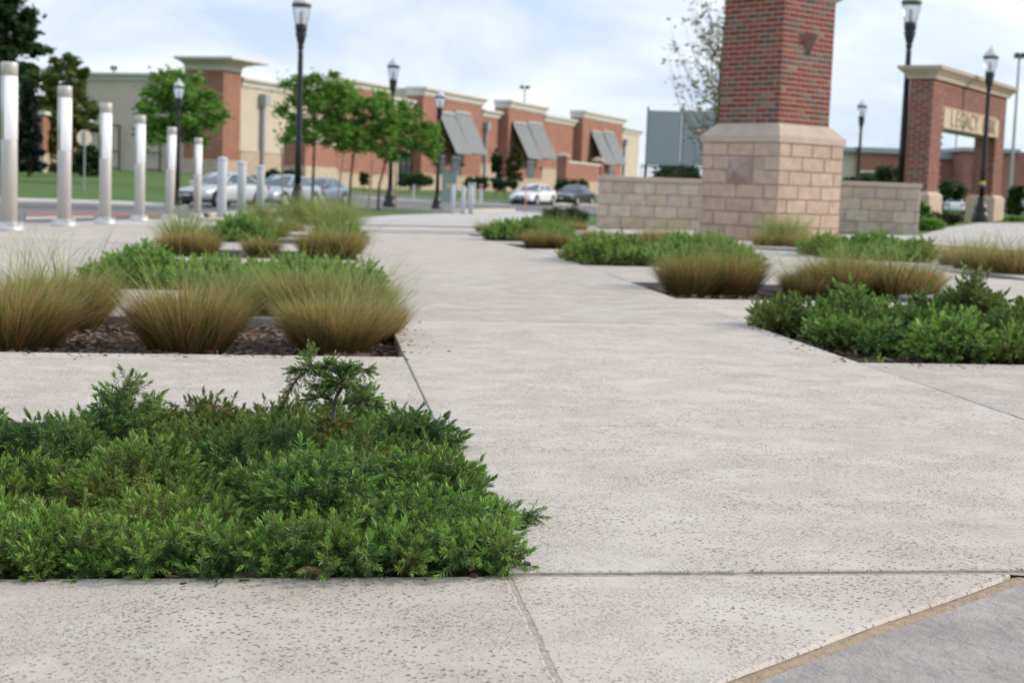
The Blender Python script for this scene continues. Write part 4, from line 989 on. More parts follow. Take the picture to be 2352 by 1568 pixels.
def frames(d):
    """orthonormal frames for unit vectors d (n,3)"""
    a = np.where(np.abs(d[:, 2:3]) < .9, np.array([[0, 0, 1.]]), np.array([[1., 0, 0]]))
    x = np.cross(a, d); x /= np.linalg.norm(x, axis=1, keepdims=True); y = np.cross(d, x); return x, y
def unit(v): return v/np.linalg.norm(v, axis=-1, keepdims=True)
def make_spray(r, nshoot, L, whorls, nl, nw, simple=False):
    """one spray: a shoot with side shoots, every needle a narrow kite. returns verts (k,4,3), tip weight (k,4)"""
    P, T = [], []
    axes = [(np.array([0, 0, 0.]), unit(np.array([r.normal(0, .12), r.normal(0, .12), 1.])), L*1.25)]
    for i in range(nshoot-1):
        az = i*2.4+r.uniform(-.4, .4); h = r.uniform(.05, .62)*L; ti = r.uniform(.45, .95)
        axes.append((np.array([0, 0, h]), np.array([math.sin(ti)*math.cos(az), math.sin(ti)*math.sin(az), math.cos(ti)]), L*r.uniform(.6, .95)))
    for o, d, l in axes:
        w = max(3, int(whorls*l/L)); tl = np.concatenate([np.linspace(.04, .78, w), np.linspace(.80, 1.0, max(2, w//2))]); t = np.repeat(tl, 3); k = len(t)
        az = np.tile(np.array([0, 2.094, 4.189]), len(tl))+np.repeat(np.arange(len(tl))*1.05+r.uniform(0, 6), 3)+r.normal(0, .2, k)
        x, y = frames(np.repeat(d[None], k, 0)); tipz = t > .79
        sp = np.where(tipz, .40, .95)*r.uniform(.75, 1.25, k); sp = np.where(t > .95, .16, sp)
        nd_ = unit(d[None]*np.cos(sp)[:, None]+(x*np.cos(az)[:, None]+y*np.sin(az)[:, None])*np.sin(sp)[:, None])
        side = unit(np.cross(nd_, d[None]+r.normal(0, .35, (k, 3))))
        base = o[None]+d[None]*(t*l)[:, None]; ln = nl*r.uniform(.75, 1.2, k)[:, None]*np.where(tipz, .95, 1)[:, None]
        wd = nw*r.uniform(.8, 1.2, k)[:, None]*np.where(tipz, 1.05, .85)[:, None]
        q = np.stack([base, base+nd_*ln*.45+side*wd*.5, base+nd_*ln, base+nd_*ln*.45-side*wd*.5], 1)
        tip = np.clip((t-.66)/.16, 0, 1)
        P.append(q); T.append(np.stack([tip*.5, tip*.8, np.clip(tip+.12, 0, 1), tip*.8], 1))
    return np.concatenate(P), np.concatenate(T)
def place_sprays(sprays, pos, dirs, scl, hue, r, young=1.0):
    """hue: 0 green .. 1 bronze"""
    Vs, Cs = [], []
    x, y = frames(dirs); a = r.uniform(0, 6.28, len(pos))
    X = x*np.cos(a)[:, None]+y*np.sin(a)[:, None]; Y = np.cross(dirs, X)
    which = r.integers(0, len(sprays), len(pos))
    old = np.array([.062, .135, .034]); new = np.array([.27, .50, .10]); br = np.array([.30, .20, .045]); dk = np.array([.050, .105, .034])
    for s, (q, t) in enumerate(sprays):
        i = np.where(which == s)[0]
        if not len(i): continue
        f = q.reshape(-1, 3)
        W = (X[i][:, None]*f[None, :, 0:1]+Y[i][:, None]*f[None, :, 1:2]+dirs[i][:, None]*f[None, :, 2:3])*scl[i][:, None, None]+pos[i][:, None]
        tt = t.reshape(-1)[None, :, None]; yg = (young[i]*r.uniform(.55, 1.25, len(i)))[:, None, None]
        b = old[None, None]*r.uniform(.75, 1.3, (len(i), 1, 1))+(dk-old)[None, None]*r.uniform(0, .7, (len(i), 1, 1))
        c = b+(new-b)*np.clip(tt*yg, 0, 1)
        hh = hue[i][:, None, None]; c = c*(1-hh*(1-tt*.5))+br[None, None]*hh*(1-tt*.5)
        c = c*r.uniform(.8, 1.2, (len(i), len(t), 1)).repeat(4, 1).reshape(len(i), -1, 1) if True else c
        Vs.append(W.reshape(-1, 3)); Cs.append(c.reshape(-1, 3))
    V = np.concatenate(Vs); Cc_ = np.concatenate(Cs)
    return V, np.arange(len(V)).reshape(-1, 4), Cc_
r0 = np.random.default_rng(3)
FINE = [make_spray(r0, 6, .046, 14, .0118, .0021) for _ in range(10)]
MID = [make_spray(r0, 6, .058, 8, .015, .0052) for _ in range(6)]
COARSE = [make_spray(r0, 6, .066, 6, .020, .0075) for _ in range(5)]

def juniper(label, u0, u1, v0, v1, mounds, n, sprays, seed, floor, bounds=None, twigs=(), hue0=.1, over=.05, scale=1.0, extra=None, dips=(), young=1.0, base=0, fringe=0, dead=(), lumps=0, lump_r=.13):
    r = np.random.default_rng(seed)
    cu, cv = (u0+u1)/2, (v0+v1)/2; cx, cy = uv(cu, cv); cz = gz(cx, cy)
    t = thing('juniper_shrub', label, 'juniper', (cx, cy, cz-.06), 0, 'low junipers in the paving beds')
    U = r.uniform(u0-over, u1+over, n*3); V = r.uniform(v0-over*.3, v1+over*.3, n*3)
    LU = r.uniform(u0, u1, lumps); LV = r.uniform(v0, v1, lumps); LR = r.uniform(.75, 1.3, lumps)*lump_r; LH = r.uniform(-.035, .055, lumps)*(lump_r/.13); LY = r.uniform(0, 1, lumps)
    def near(U, V):
        D2 = ((U[:, None]-LU)**2+(V[:, None]-LV)**2)/LR**2; i = D2.argmin(1); return i, np.sqrt(D2[np.arange(len(U)), i])
    def can(U, V):
        h = np.zeros_like(U)
        for (mu, mv, hh, rad) in mounds: h = np.maximum(h, hh*np.exp(-(((U-mu)**2+((V-mv)*.9)**2)/(rad*rad))))+0*h
        if base: h = np.maximum(h, base*np.clip(np.minimum(np.minimum(U-u0+.06, u1-U+.06), np.minimum(V-v0+.16, v1-V+.06))/.1, 0, 1))
        for (mu, mv, hh, rad) in dips: h = h*(1-hh*np.exp(-((U-mu)**2+(V-mv)**2)/(rad*rad)))
        if lumps:
            li, ld = near(U, V); h = (h+LH[li])*(1-.60*np.clip(ld, 0, 1.25)**2)
        h = h+(.008 if lumps else .022)*np.sin(U*17+1.3*np.sin(V*9))*np.sin(V*15+U*5)
        return h
    h = can(U, V); keep = (h > floor)
    out = np.maximum(np.maximum(u0-U, U-u1), np.maximum(v0-V, V-v1))
    keep &= r.uniform(0, 1, len(U)) > np.clip(out/over, 0, 1)*1.1
    U, V, h = U[keep][:n], V[keep][:n], h[keep][:n]
    e = .02; gu = (can(U+e, V)-can(U-e, V))/(2*e); gv = (can(U, V+e)-can(U, V-e))/(2*e)
    dep = r.uniform(0, 1, len(U))**1.6*.75                       # most sprays near the surface, some inside
    z = h*(1-dep)-.012
    dn = np.stack([-gu*.8+r.normal(0, .42, len(U)), -gv*.8-.12+r.normal(0, .42, len(U)), np.full(len(U), .85)+r.normal(0, .15, len(U))], 1)
    dn[:, 0] += np.clip((U-u1+.1)*3, 0, 1.2)-np.clip((u0+.1-U)*3, 0, 1.2)
    if lumps:
        li, ld = near(U, V); dn[:, 0] += (U-LU[li])/LR[li]*.55; dn[:, 1] += (V-LV[li])/LR[li]*.55-.1
    dn = unit(dn)
    px_ = U*EU.x+V*EV.x; py_ = U*EU.y+V*EV.y; pz = np.array([gz(a, b) for a, b in zip(px_, py_)])+z
    wd = np.stack([dn[:, 0]*EU.x+dn[:, 1]*EV.x, dn[:, 0]*EU.y+dn[:, 1]*EV.y, dn[:, 2]], 1)
    pos = np.stack([px_, py_, pz], 1)-wd*.045*scale
    hue = np.clip(hue0+.35*np.sin(U*3.1+V*1.7+seed)*np.sin(V*2.3-U)+r.normal(0, .08, len(U)), 0, .75); hue = np.clip(hue+.16*np.clip((V-v0)/(v1-v0)-.35, 0, 1), 0, .9); hue = np.where(dep > .35, np.clip(hue+.12, 0, .8), hue)
    for (mu, mv, rad) in dead: hue = np.maximum(hue, .95*np.exp(-((U-mu)**2+(V-mv)**2)/(rad*rad)))
    sc_ = r.uniform(.6, 1.25, len(U))*scale
    if fringe:
        fu = r.uniform(u0, u1+.01, fringe); fv = v0+r.uniform(-.015, .13, fringe); fz = r.uniform(-.035, .03, fringe)
        fx = fu*EU.x+fv*EV.x; fy = fu*EU.y+fv*EV.y; fz = fz+np.array([gz(a, b) for a, b in zip(fx, fy)])
        fd_ = unit(np.stack([r.normal(0, .45, fringe), r.normal(-.35, .4, fringe), r.uniform(.35, 1, fringe)], 1))
        pos = np.concatenate([pos, np.stack([fx, fy, fz], 1)]); wd = np.concatenate([wd, np.stack([fd_[:, 0]*EU.x+fd_[:, 1]*EV.x, fd_[:, 0]*EU.y+fd_[:, 1]*EV.y, fd_[:, 2]], 1)])
        sc_ = np.concatenate([sc_, r.uniform(.7, 1.1, fringe)*scale]); hue = np.concatenate([hue, np.clip(r.normal(.12, .1, fringe), 0, .5)])
    if extra:
        ep, ed, es, eh = extra; pos = np.concatenate([pos, ep]); wd = np.concatenate([wd, ed]); sc_ = np.concatenate([sc_, es]); hue = np.concatenate([hue, eh])
    yv = young*np.ones(len(pos))
    if lumps: yv[:len(U)] = young*(.50+.85*LY[li])*np.where((V-v0)/(v1-v0) < .45, 1.0, .7); hue[:len(U)] = np.clip(hue[:len(U)]+.22*(LY[(li*7) % lumps]-.4), 0, .95)
    VV, FF, CC = place_sprays(sprays, pos, wd, sc_, hue, r, yv)
    VV = VV-np.array([[cx, cy, cz-.06]])
    link('foliage', np_mesh('foliage', VV, FF, CC, M['needle'], 4), t, kind='stuff')
    # woody stems creeping under the needles
    for _ in range(7):
        a = Vector((r.uniform(u0+.1, u1-.1), r.uniform(v0+.1, v1-.1))); ang = r.uniform(0, 6.28); L_ = r.uniform(.15, .35); pts = []
        for k in range(5):
            q = a+Vector((math.cos(ang+.3*math.sin(k*1.7)), math.sin(ang+.3*math.sin(k*1.7))))*L_*k/4
            hh = float(can(np.array([q.x]), np.array([q.y]))[0]); X_, Y_ = uv(q.x, q.y); pts.append((X_-cx, Y_-cy, gz(X_, Y_)+max(-.05, hh*(.35+.12*k))-cz+.03))
        MB().tube(pts, [.006, .0055, .005, .004, .0025], 6).obj('stem', M['greybark'], t, smooth=True)
    for pts, rad in twigs: MB().tube([Vector(p)-Vector((cx, cy, cz-.06)) for p in pts], rad, 6).obj('stem', M['greybark'], t, smooth=True)
    return t
# front bed: the leggy twig that stands above the mat, and shoots trailing over the paving
ep, ed, es, eh = [], [], [], []; tw = []
def twig(pts, dist, r, step=.0075, sc=.6, rad=(.003, .0015), hue=.25, wood=False, d1=None):
    n = len(pts); P = [at(x, y, dist if d1 is None else dist+(d1-dist)*i/(n-1)) for i, (x, y) in enumerate(pts)]
    S = smoothline(P, 6); tw.append((S, [rad[0]+(rad[1]-rad[0])*k/(len(S)-1) for k in range(len(S))]))
    if wood: return
    acc = 0
    for a, b in zip(S, S[1:]):
        L_ = (b-a).length; acc += L_
        while acc > step:
            acc -= step; d = (b-a).normalized(); v = d+Vector(r.normal(0, .45, 3)); v.normalize()
            ep.append(tuple(a-d*.01)); ed.append(tuple(v)); es.append(sc*r.uniform(1.0, 1.4)); eh.append(min(.8, max(0, r.normal(hue, .1))))
    d = (S[-1]-S[-2]).normalized(); ep.append(tuple(S[-1]-d*.02)); ed.append(tuple(d)); es.append(sc*1.05); eh.append(0)
rt = np.random.default_rng(5)
twig([(765, 960), (772, 915), (786, 885), (778, 860), (745, 842), (715, 838)], 3.95, rt, wood=True, rad=(.006, .003))
twig([(712, 842), (712, 815), (712, 800)], 3.95, rt, sc=.5)
twig([(740, 842), (700, 846), (668, 850)], 3.93, rt, sc=.5)
twig([(716, 838), (690, 862), (668, 890), (652, 925), (628, 955)], 3.95, rt, sc=.42, rad=(.003, .004), hue=.4)
twig([(760, 850), (770, 838), (768, 835)], 3.95, rt, sc=.62); twig([(770, 858), (800, 848), (835, 850), (852, 856)], 3.95, rt, sc=.5)
twig([(786, 880), (820, 885), (850, 892)], 3.9, rt, sc=.5); twig([(784, 875), (740, 882), (722, 888)], 3.92, rt, sc=.55); twig([(765, 865), (775, 872), (760, 880)], 3.95, rt, sc=.6)
for _p, _s in (([(775, 900), (750, 872), (735, 855)], .62), ([(780, 890), (800, 872), (815, 862)], .62), ([(770, 925), (740, 912), (715, 918)], .75), ([(785, 930), (820, 922), (850, 938)], .8), ([(760, 862), (752, 838), (756, 830)], .6), ([(775, 880), (792, 858), (800, 838)], .6), ([(778, 895), (765, 880), (755, 885)], .7)): twig(_p, 3.93, rt, sc=_s*.85, hue=.2)
twig([(800, 930), (825, 918), (850, 922), (872, 935)], 3.85, rt, sc=.7, hue=.1)
twig([(1090, 1180), (1140, 1172), (1185, 1180), (1225, 1190)], 3.42, rt, step=.011, sc=.62, hue=.05)
twig([(1080, 1195), (1130, 1205), (1175, 1215), (1195, 1222)], 3.36, rt, step=.011, sc=.62, hue=.05)
twig([(1070, 1230), (1120, 1240), (1160, 1248), (1180, 1245)], 3.27, rt, step=.011, sc=.66, hue=.05)
twig([(1090, 1165), (1120, 1168), (1150, 1175)], 3.46, rt, sc=.6, hue=.1)
ex = (np.array(ep), np.array(ed), np.array(es), np.array(eh))
juniper('large spreading juniper filling the nearest bed, one twig standing up', -1.45, .385, 2.915, 4.70,
        [(.10, 3.18, .175, .36), (-.38, 3.12, .14, .38), (-.95, 3.2, .15, .42), (-.53, 4.25, .20, .34), (-.06, 3.95, .17, .36), (-.045, 3.90, .235, .13), (.08, 3.8, .19, .16), (-.80, 3.95, .17, .40), (.24, 3.55, .13, .30), (-1.25, 4.2, .18, .4), (-.35, 3.6, .12, .25), (.34, 3.02, .09, .2)],
        2650, FINE, 4, .02, base=.07, scale=1.42, hue0=.03, fringe=460, lumps=62, lump_r=.15, dead=[(-.86, 3.42, .13), (-.60, 3.50, .08), (.02, 3.98, .05), (.2, 3.75, .07), (-1.0, 3.7, .12)], over=.055, extra=ex, twigs=tw, dips=[(-.24, 3.55, .75, .15), (-.72, 3.55, .6, .13), (.30, 4.66, 1.0, .22), (.0, 4.62, .5, .2), (-.95, 2.98, .4, .12)])
juniper('broad juniper in the right hand bed nearest us', uR(7.5)+.06, 4.45, 6.68, 8.55,
        [(2.62, 8.05, .24, .28), (2.85, 8.35, .20, .4), (3.45, 7.9, .38, .24), (3.1, 7.2, .18, .5), (3.7, 7.1, .22, .6), (4.2, 7.8, .28, .5), (3.9, 8.2, .25, .4)], 1650, MID, 8, .05, base=.07, hue0=.12, over=.06, scale=1.85, lumps=40, lump_r=.2, dips=[(2.62, 7.35, .9, .16)])
juniper('dark juniper in the third bed on the left', -1.58, .36, 10.5, 12.3, [(-1.25, 11.0, .25, .30), (-.75, 10.9, .15, .4), (-.1, 11.0, .15, .5), (.2, 11.1, .12, .3)], 900, COARSE, 9, .05, hue0=.08, over=.10, scale=1.8)
juniper('olive tinged juniper in the third bed on the right', uR(15.5)+.02, 4.4, 14.95, 16.7, [(3.0, 15.6, .22, .6), (3.9, 15.6, .26, .6), (4.3, 16.3, .28, .4)], 700, COARSE, 10, .05, hue0=.22, over=.06, scale=2.0)
ju, jv = zip(*[touv(*p) for p in JR])
juniper('long low juniper in the curved bed before the right stone wall', min(ju), max(ju), min(jv)+.3, max(jv)-.2, [(6.2, 18.3, .20, .5), (6.7, 18.0, .24, .5), (7.15, 17.6, .20, .5)], 620, COARSE, 12, .05, hue0=.12, over=.08, scale=2.1)
juniper('small juniper between two feather grasses along the path edge', uR(21.5), 3.6, 21.3, 22.3, [(2.65, 21.7, .26, .35), (3.1, 21.7, .24, .4)], 240, COARSE, 13, .05, hue0=.08, over=.06, scale=2.2)
juniper('juniper behind the grasses in the fifth bed on the left', -1.5, .4, 18.7, 20.1, [(-1.0, 19.3, .26, .35), (.3, 19.3, .20, .3)], 220, COARSE, 14, .05, hue0=.05, over=.15, scale=2.2)

def grass_mesh(seed, n, ngreen, width, h=.30, spread=.50, seg=5, rb=.125):
    r = np.random.default_rng(seed); N_ = n+ngreen
    green = np.arange(N_) >= n
    q = np.sqrt(r.uniform(0, 1, N_)); az = r.uniform(0, 6.2832, N_)
    lob = 1+.16*np.sin(az*2+seed)+.12*np.sin(az*5+seed*2)
    r_0 = q*rb; lean = q*spread*lob+r.normal(0, .07, N_); lean = np.where(green, q*spread*.85+r.normal(0, .12, N_), lean)
    L_ = h/np.maximum(.5, np.cos(lean))*np.clip(r.normal(.92, .15, N_), .4, 1.35)*(1-.12*q)
    L_ = np.where(green, h*r.uniform(1.15, 2.1, N_), L_)
    droop = np.where(green, r.uniform(.2, 1.1, N_), np.abs(r.normal(.08, .30, N_))); az2 = az+r.normal(0, .38, N_)
    t = np.linspace(0, 1, seg+1); P = np.zeros((N_, seg+1, 3)); cur = np.stack([r_0*np.cos(az), r_0*np.sin(az), np.full(N_, -.03)], 1); P[:, 0] = cur
    for k in range(seg):
        a = lean+droop*(t[k+1]**1.7)*1.1
        cur = cur+np.stack([np.sin(a)*np.cos(az2), np.sin(a)*np.sin(az2), np.cos(a)], 1)*(L_/seg)[:, None]; P[:, k+1] = cur
    sd_ = np.stack([-np.sin(az2+r.normal(0, .9, N_)), np.cos(az2+r.normal(0, .9, N_)), np.zeros(N_)], 1)
    wd = width*np.where(green, .9, 1.0)*r.uniform(.6, 1.3, N_)
    wt = np.array([.9, 1, .9, .75, .5, .2]) if seg == 5 else np.linspace(1, .2, seg+1)
    A = P+sd_[:, None]*(wd[:, None]*wt[None])[:, :, None]*.5; B_ = P-sd_[:, None]*(wd[:, None]*wt[None])[:, :, None]*.5
    V = np.stack([A, B_], 2).reshape(-1, 3)
    base = (np.arange(N_)*(seg+1)*2)[:, None]; k = np.arange(seg)[None]*2
    Fq = np.stack([base+k, base+k+1, base+k+3, base+k+2], 2).reshape(-1, 4)
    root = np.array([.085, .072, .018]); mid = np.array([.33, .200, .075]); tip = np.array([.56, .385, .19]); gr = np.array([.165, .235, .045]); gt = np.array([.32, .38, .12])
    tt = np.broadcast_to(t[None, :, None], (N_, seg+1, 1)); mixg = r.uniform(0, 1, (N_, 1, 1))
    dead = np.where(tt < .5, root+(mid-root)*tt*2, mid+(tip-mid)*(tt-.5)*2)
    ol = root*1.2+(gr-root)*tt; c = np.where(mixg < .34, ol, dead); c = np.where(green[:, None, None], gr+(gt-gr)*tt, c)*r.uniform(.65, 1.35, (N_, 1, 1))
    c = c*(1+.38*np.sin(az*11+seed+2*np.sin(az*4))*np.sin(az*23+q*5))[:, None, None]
    cols = np.repeat(c[:, :, None, :], 2, 2).reshape(-1, 3)
    return np_mesh('blades', V, Fq, cols, M['blade'], 4)
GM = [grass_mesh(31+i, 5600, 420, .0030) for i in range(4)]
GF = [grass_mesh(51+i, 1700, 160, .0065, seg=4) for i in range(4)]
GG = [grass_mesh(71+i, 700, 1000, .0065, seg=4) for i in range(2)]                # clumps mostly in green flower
def clump(label, px, pyb, pyt, far=0, spread=1.0, grp='feather grass clumps in the paving beds', dz=-.06):
    P = gp(px, pyb, dz); hh = zat(px, pyt, P.y)-P.z; s = hh/.275; spread = 1+(spread-1)*.45
    o = thing('feather_grass', label, 'ornamental grass', P, random.uniform(0, 6), grp, scale=(s*spread, s*spread, s))
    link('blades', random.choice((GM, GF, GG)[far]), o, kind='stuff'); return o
random.seed(5)
clump('tan feather grass clump in the middle of the near left grass bed', 432, 808, 664, 0, 1.15)
clump('tan feather grass clump at the right front of the near left grass bed', 765, 810, 690, 0, 1.4)
clump('feather grass clump at the right back of the near left grass bed', 690, 745, 634, 0, 1.5)
clump('feather grass at the back right corner of the near left grass bed', 815, 745, 645, 0, 1.2)
clump('feather grass clump cut by the left edge, front of the near left grass bed', 20, 803, 655, 0, 1.4)
clump('feather grass clump at the back left of the near left grass bed', 145, 758, 630, 0, 1.4)
clump('green wispy feather grass at the path edge of the near left grass bed', 850, 790, 690, 0, .8)
clump('feather grass behind the middle clump of the near left grass bed', 545, 745, 650, 0, 1.1)
clump('large round feather grass at the left end of the second right bed', 1585, 680, 592, 0, 1.05)
clump('large feather grass beside the round one in the second right bed', 1680, 680, 590, 0, 1.02)
clump('tan feather grass in the middle of the second right bed', 1850, 688, 624, 0, 1.25)
clump('feather grass left of the upright juniper in the second right bed', 1930, 688, 600, 0, 1.35)
clump('feather grass at the back of the second right bed', 1950, 674, 594, 1, 1.2)
clump('feather grass right of the middle of the second right bed', 2045, 690, 602, 1, 1.3)
clump('feather grass at the right end of the second right bed, behind the juniper', 2098, 690, 612, 1, 1.2)
clump('pale feather grass at the left end of the far right curved bed', 2205, 622, 564, 1, 1.15)
clump('feather grass in the middle of the far right curved bed', 2275, 634, 572, 1, 1.2)
clump('feather grass cut by the right edge in the curved bed', 2340, 642, 574, 1, 1.3)
clump('feather grass between the first two of the curved bed', 2240, 630, 568, 1, 1.2)
clump('feather grass right in the curved bed, beside the edge one', 2308, 640, 576, 1, 1.2)
clump('dark feather grass left front of the fourth left bed', 405, 588, 536, 1, 1.35)
clump('dark feather grass beside the left front one in the fourth left bed', 460, 589, 536, 1, 1.25)
clump('feather grass mostly green at the left of the fourth left bed', 425, 575, 518, 2, 1.1)
clump('feather grass at the right end of the fourth left bed', 735, 594, 532, 1, 1.2)
clump('feather grass at the right corner of the fourth left bed', 785, 595, 530, 1, 1.15)
clump('low feather grass in the middle of the fourth left bed', 600, 590, 546, 1, 1.5)
clump('feather grass in the middle of the fifth left bed', 570, 556, 515, 1, 1.25)
clump('green feather grass beside the middle one in the fifth left bed', 625, 556, 512, 2, 1.2)
clump('feather grass at the left of the sixth left bed', 535, 535, 504, 1, 1.35)
clump('brown topped feather grass right in the sixth left bed', 668, 540, 508, 1, 1.45)
clump('green feather grass right end of the fifth left bed', 770, 556, 494, 2, 1.0)
clump('green feather grass behind the bollards, left of the tall lamp', 600, 520, 484, 2, 1.5)
clump('tall green feather grass below the tall lamp', 690, 522, 474, 2, 1.3)
clump('tall green feather grass right of the tall lamp', 760, 524, 480, 2, 1.2)
clump('feather grass at the path corner of the farthest right bed', 1118, 540, 513, 1, 1.45)
clump('feather grass behind the small juniper along the path edge', 1180, 537, 514, 1, 1.5)
clump('feather grass left half of the fourth right bed', 1238, 573, 530, 1, 1.2)
clump('feather grass right half of the fourth right bed', 1290, 574, 537, 1, 1.15)
clump('green feather grass behind the fourth right bed', 1270, 552, 516, 2, 1.3)
clump('brown feather grass behind the fourth right bed, before the wall', 1325, 535, 510, 1, 1.6)
clump('feather grass right of the fourth right bed', 1362, 562, 530, 1, 1.4)
clump('small pale feather grass behind the olive juniper', 1410, 568, 541, 1, 1.6)
clump('feather grass behind the olive juniper, left of the stone pillar', 1500, 568, 528, 1, 1.2)
clump('feather grass before the left corner of the stone pillar', 1550, 567, 530, 1, 1.15)
clump('dark feather grass before the stone pillar, left of two', 1765, 574, 534, 1, 1.25)
clump('dark feather grass before the stone pillar, right of two', 1838, 577, 537, 1, 1.3)
clump('green feather grass before the stone pillar corner', 1800, 572, 522, 2, 1.1)

# ---------------------------------------------------------------- trees and bushes
def leaf_cloud(centers, rad, n, size, r, cols, flat_=.7, elong=1.6):
    """leaves spread through clumps; one rhombic face each"""
    k = len(centers); idx = r.integers(0, k, n); c = np.asarray(centers)[idx]; R_ = np.asarray(rad)[idx]
    d = unit(r.normal(0, 1, (n, 3))); rr_ = np.abs(r.normal(0, .62, n))+.12
    P = c+d*(R_*rr_)[:, None]*np.array([1, 1, flat_])
    nrm = unit(r.normal(0, 1, (n, 3))+np.array([.3, -.2, .9])); x, y = frames(nrm); s = size*r.uniform(.6, 1.3, n)[:, None]
    V = np.stack([P-x*s*elong*.5, P-y*s*.5+nrm*s*.08, P+x*s*elong*.5, P+y*s*.5+nrm*s*.08], 1).reshape(-1, 3)
    cc = np.asarray(cols)[r.integers(0, len(cols), n)]*r.uniform(.65, 1.35, (n, 1))
    return V, np.arange(4*n).reshape(-1, 4), np.repeat(cc, 4, 0)
GREEN = [(.14, .30, .046), (.17, .34, .056), (.115, .25, .04), (.20, .37, .072)]
OLIVE = [(.115, .165, .036), (.09, .14, .03), (.15, .18, .045)]
DARK = [(.024, .055, .018), (.032, .070, .022), (.042, .085, .026)]
def tree(label, px, dist, x_c, y_top, y_bot, wpx, cols, n=7000, leaf=.13, seed=1, lobes=26, trunk_r=.07, bark='bark', cat='tree', shape='round', name='tree', group=None, lobe_r=.2, P=None):
    r = np.random.default_rng(seed); P = P or on_ray(px, dist); k = P.y/F
    t = thing(name, label, cat, P, 0, group); cxo = (x_c-px)*k; zt_ = zat(x_c, y_top, P.y)-P.z; zb_ = zat(x_c, y_bot, P.y)-P.z; W = wpx*k/2; zc = (zt_+zb_)/2; Hh = (zt_-zb_)/2
    trunk = MB().tube([(0, 0, -.3), (.02, 0, zb_*.5), (cxo*.3, .05, zb_+Hh*.2), (cxo*.8, 0, zc+Hh*.5)], [trunk_r*1.25, trunk_r, trunk_r*.8, trunk_r*.25], 8).obj('trunk', M[bark], t, smooth=True)
    cen, rad = [], []; limbs = MB(); lobes = int(lobes*2.6); lobe_r *= .72; n = int(n*1.5)
    for i in range(lobes):
        while True:
            p = r.uniform(-1, 1, 3)
            if shape == 'cone':
                p[2] = r.uniform(-1, 1); lim = .12+.88*(1-(p[2]+1)/2)
                if math.hypot(p[0], p[1]) < 1: p[:2] *= lim; break
            elif shape == 'egg':
                lim = math.sqrt(max(0, 1-p[2]**2))*(1-.28*p[2]) if p[2] > -.3 else 1.0
                if .25 < math.hypot(p[0], p[1]) < lim: break
            elif .3 < np.linalg.norm(p) < 1: break
        q = (cxo+p[0]*W*.86, p[1]*W*.86, zc+p[2]*Hh*.88); cen.append(q); rad.append(W*lobe_r*r.uniform(.75, 1.35))
        b = (cxo*.5, 0, zb_+(q[2]-zb_)*.35)
        if i % 2 == 0: limbs.tube([b, ((b[0]+q[0])/2, (b[1]+q[1])/2, (b[2]+q[2])/2+.08), q], [trunk_r*.35, trunk_r*.22, trunk_r*.08], 5)
    limbs.obj('limbs', M[bark], trunk, kind='stuff')
    V, Fq, cc = leaf_cloud(cen, rad, n, leaf, r, cols)
    link('crown', np_mesh('crown', V, Fq, cc, M['leaf'], 4), t, kind='stuff'); return t, P
def stakes(P, pxs, label, d):
    for i, (a, b, yt, yb) in enumerate(pxs):
        q = on_ray(b, d); o = thing('tree_stake', label[i], 'stake', q, 0, 'timber tree stakes'); zt_ = zat(a, yt, q.y)-q.z
        MB().tube([(0, 0, -.2), ((a-b)*q.y/F, 0, zt_)], [.04, .035], 6).obj('stick', M['stake'], o)
        MB().tube([((a-b)*q.y/F*.7, 0, zt_*.7), ((a-b)*q.y/F*.7+.3, .05, zt_*.72)], .012, 5).obj('tie', M['blackplastic'], o)
yg = 'young street trees'
tree('bushy bright green tree behind the lamp in front of the brick corner block', 408, 78, 412, 142, 335, 222, GREEN, 9000, .15, 2, 30, .11, group=yg, lobe_r=.24, shape='egg')
tree('young green tree with the tallest crown, right of the tall lamp', 718, 60, 724, 118, 340, 215, GREEN, 9000, .10, 3, 30, .055, group=yg, lobe_r=.23, shape='egg')
tree('young green tree in the middle of the row of three', 804, 61, 828, 180, 356, 178, GREEN, 7000, .10, 4, 24, .05, group=yg, lobe_r=.25, shape='egg')
tree('young green tree rightmost of the row of three, by the lamp', 870, 63, 928, 222, 374, 172, GREEN, 7000, .10, 5, 24, .05, group=yg, lobe_r=.25, shape='egg')
stakes(None, [(645, 652, 338, 476), (788, 772, 352, 476), (856, 846, 365, 478), (907, 912, 372, 478)], ['timber stake left of the tallest young tree', 'leaning timber stake between the first two young trees', 'timber stake right of the middle young tree', 'timber stake beside the lamp on the lawn'], 59)
tree('huge dark tree at the top left corner', 0, 120, -30, -80, 320, 262, DARK, 16000, .42, 6, 60, .4, lobe_r=.19)
tree('tall olive green tree behind the light columns', 112, 98, 135, 72, 415, 205, OLIVE, 17000, .24, 7, 66, .26, shape='egg', lobe_r=.16)
tree('narrow dark blue green conifer at the left', 66, 86, 66, 175, 405, 92, [(.018, .036, .026), (.024, .045, .032), (.014, .028, .02)], 8000, .18, 8, 70, .14, shape='cone', lobe_r=.2)
tree('dark shrubby tree behind the road sign', 205, 90, 205, 330, 420, 70, DARK, 3000, .2, 18, 16, .08, lobe_r=.28)
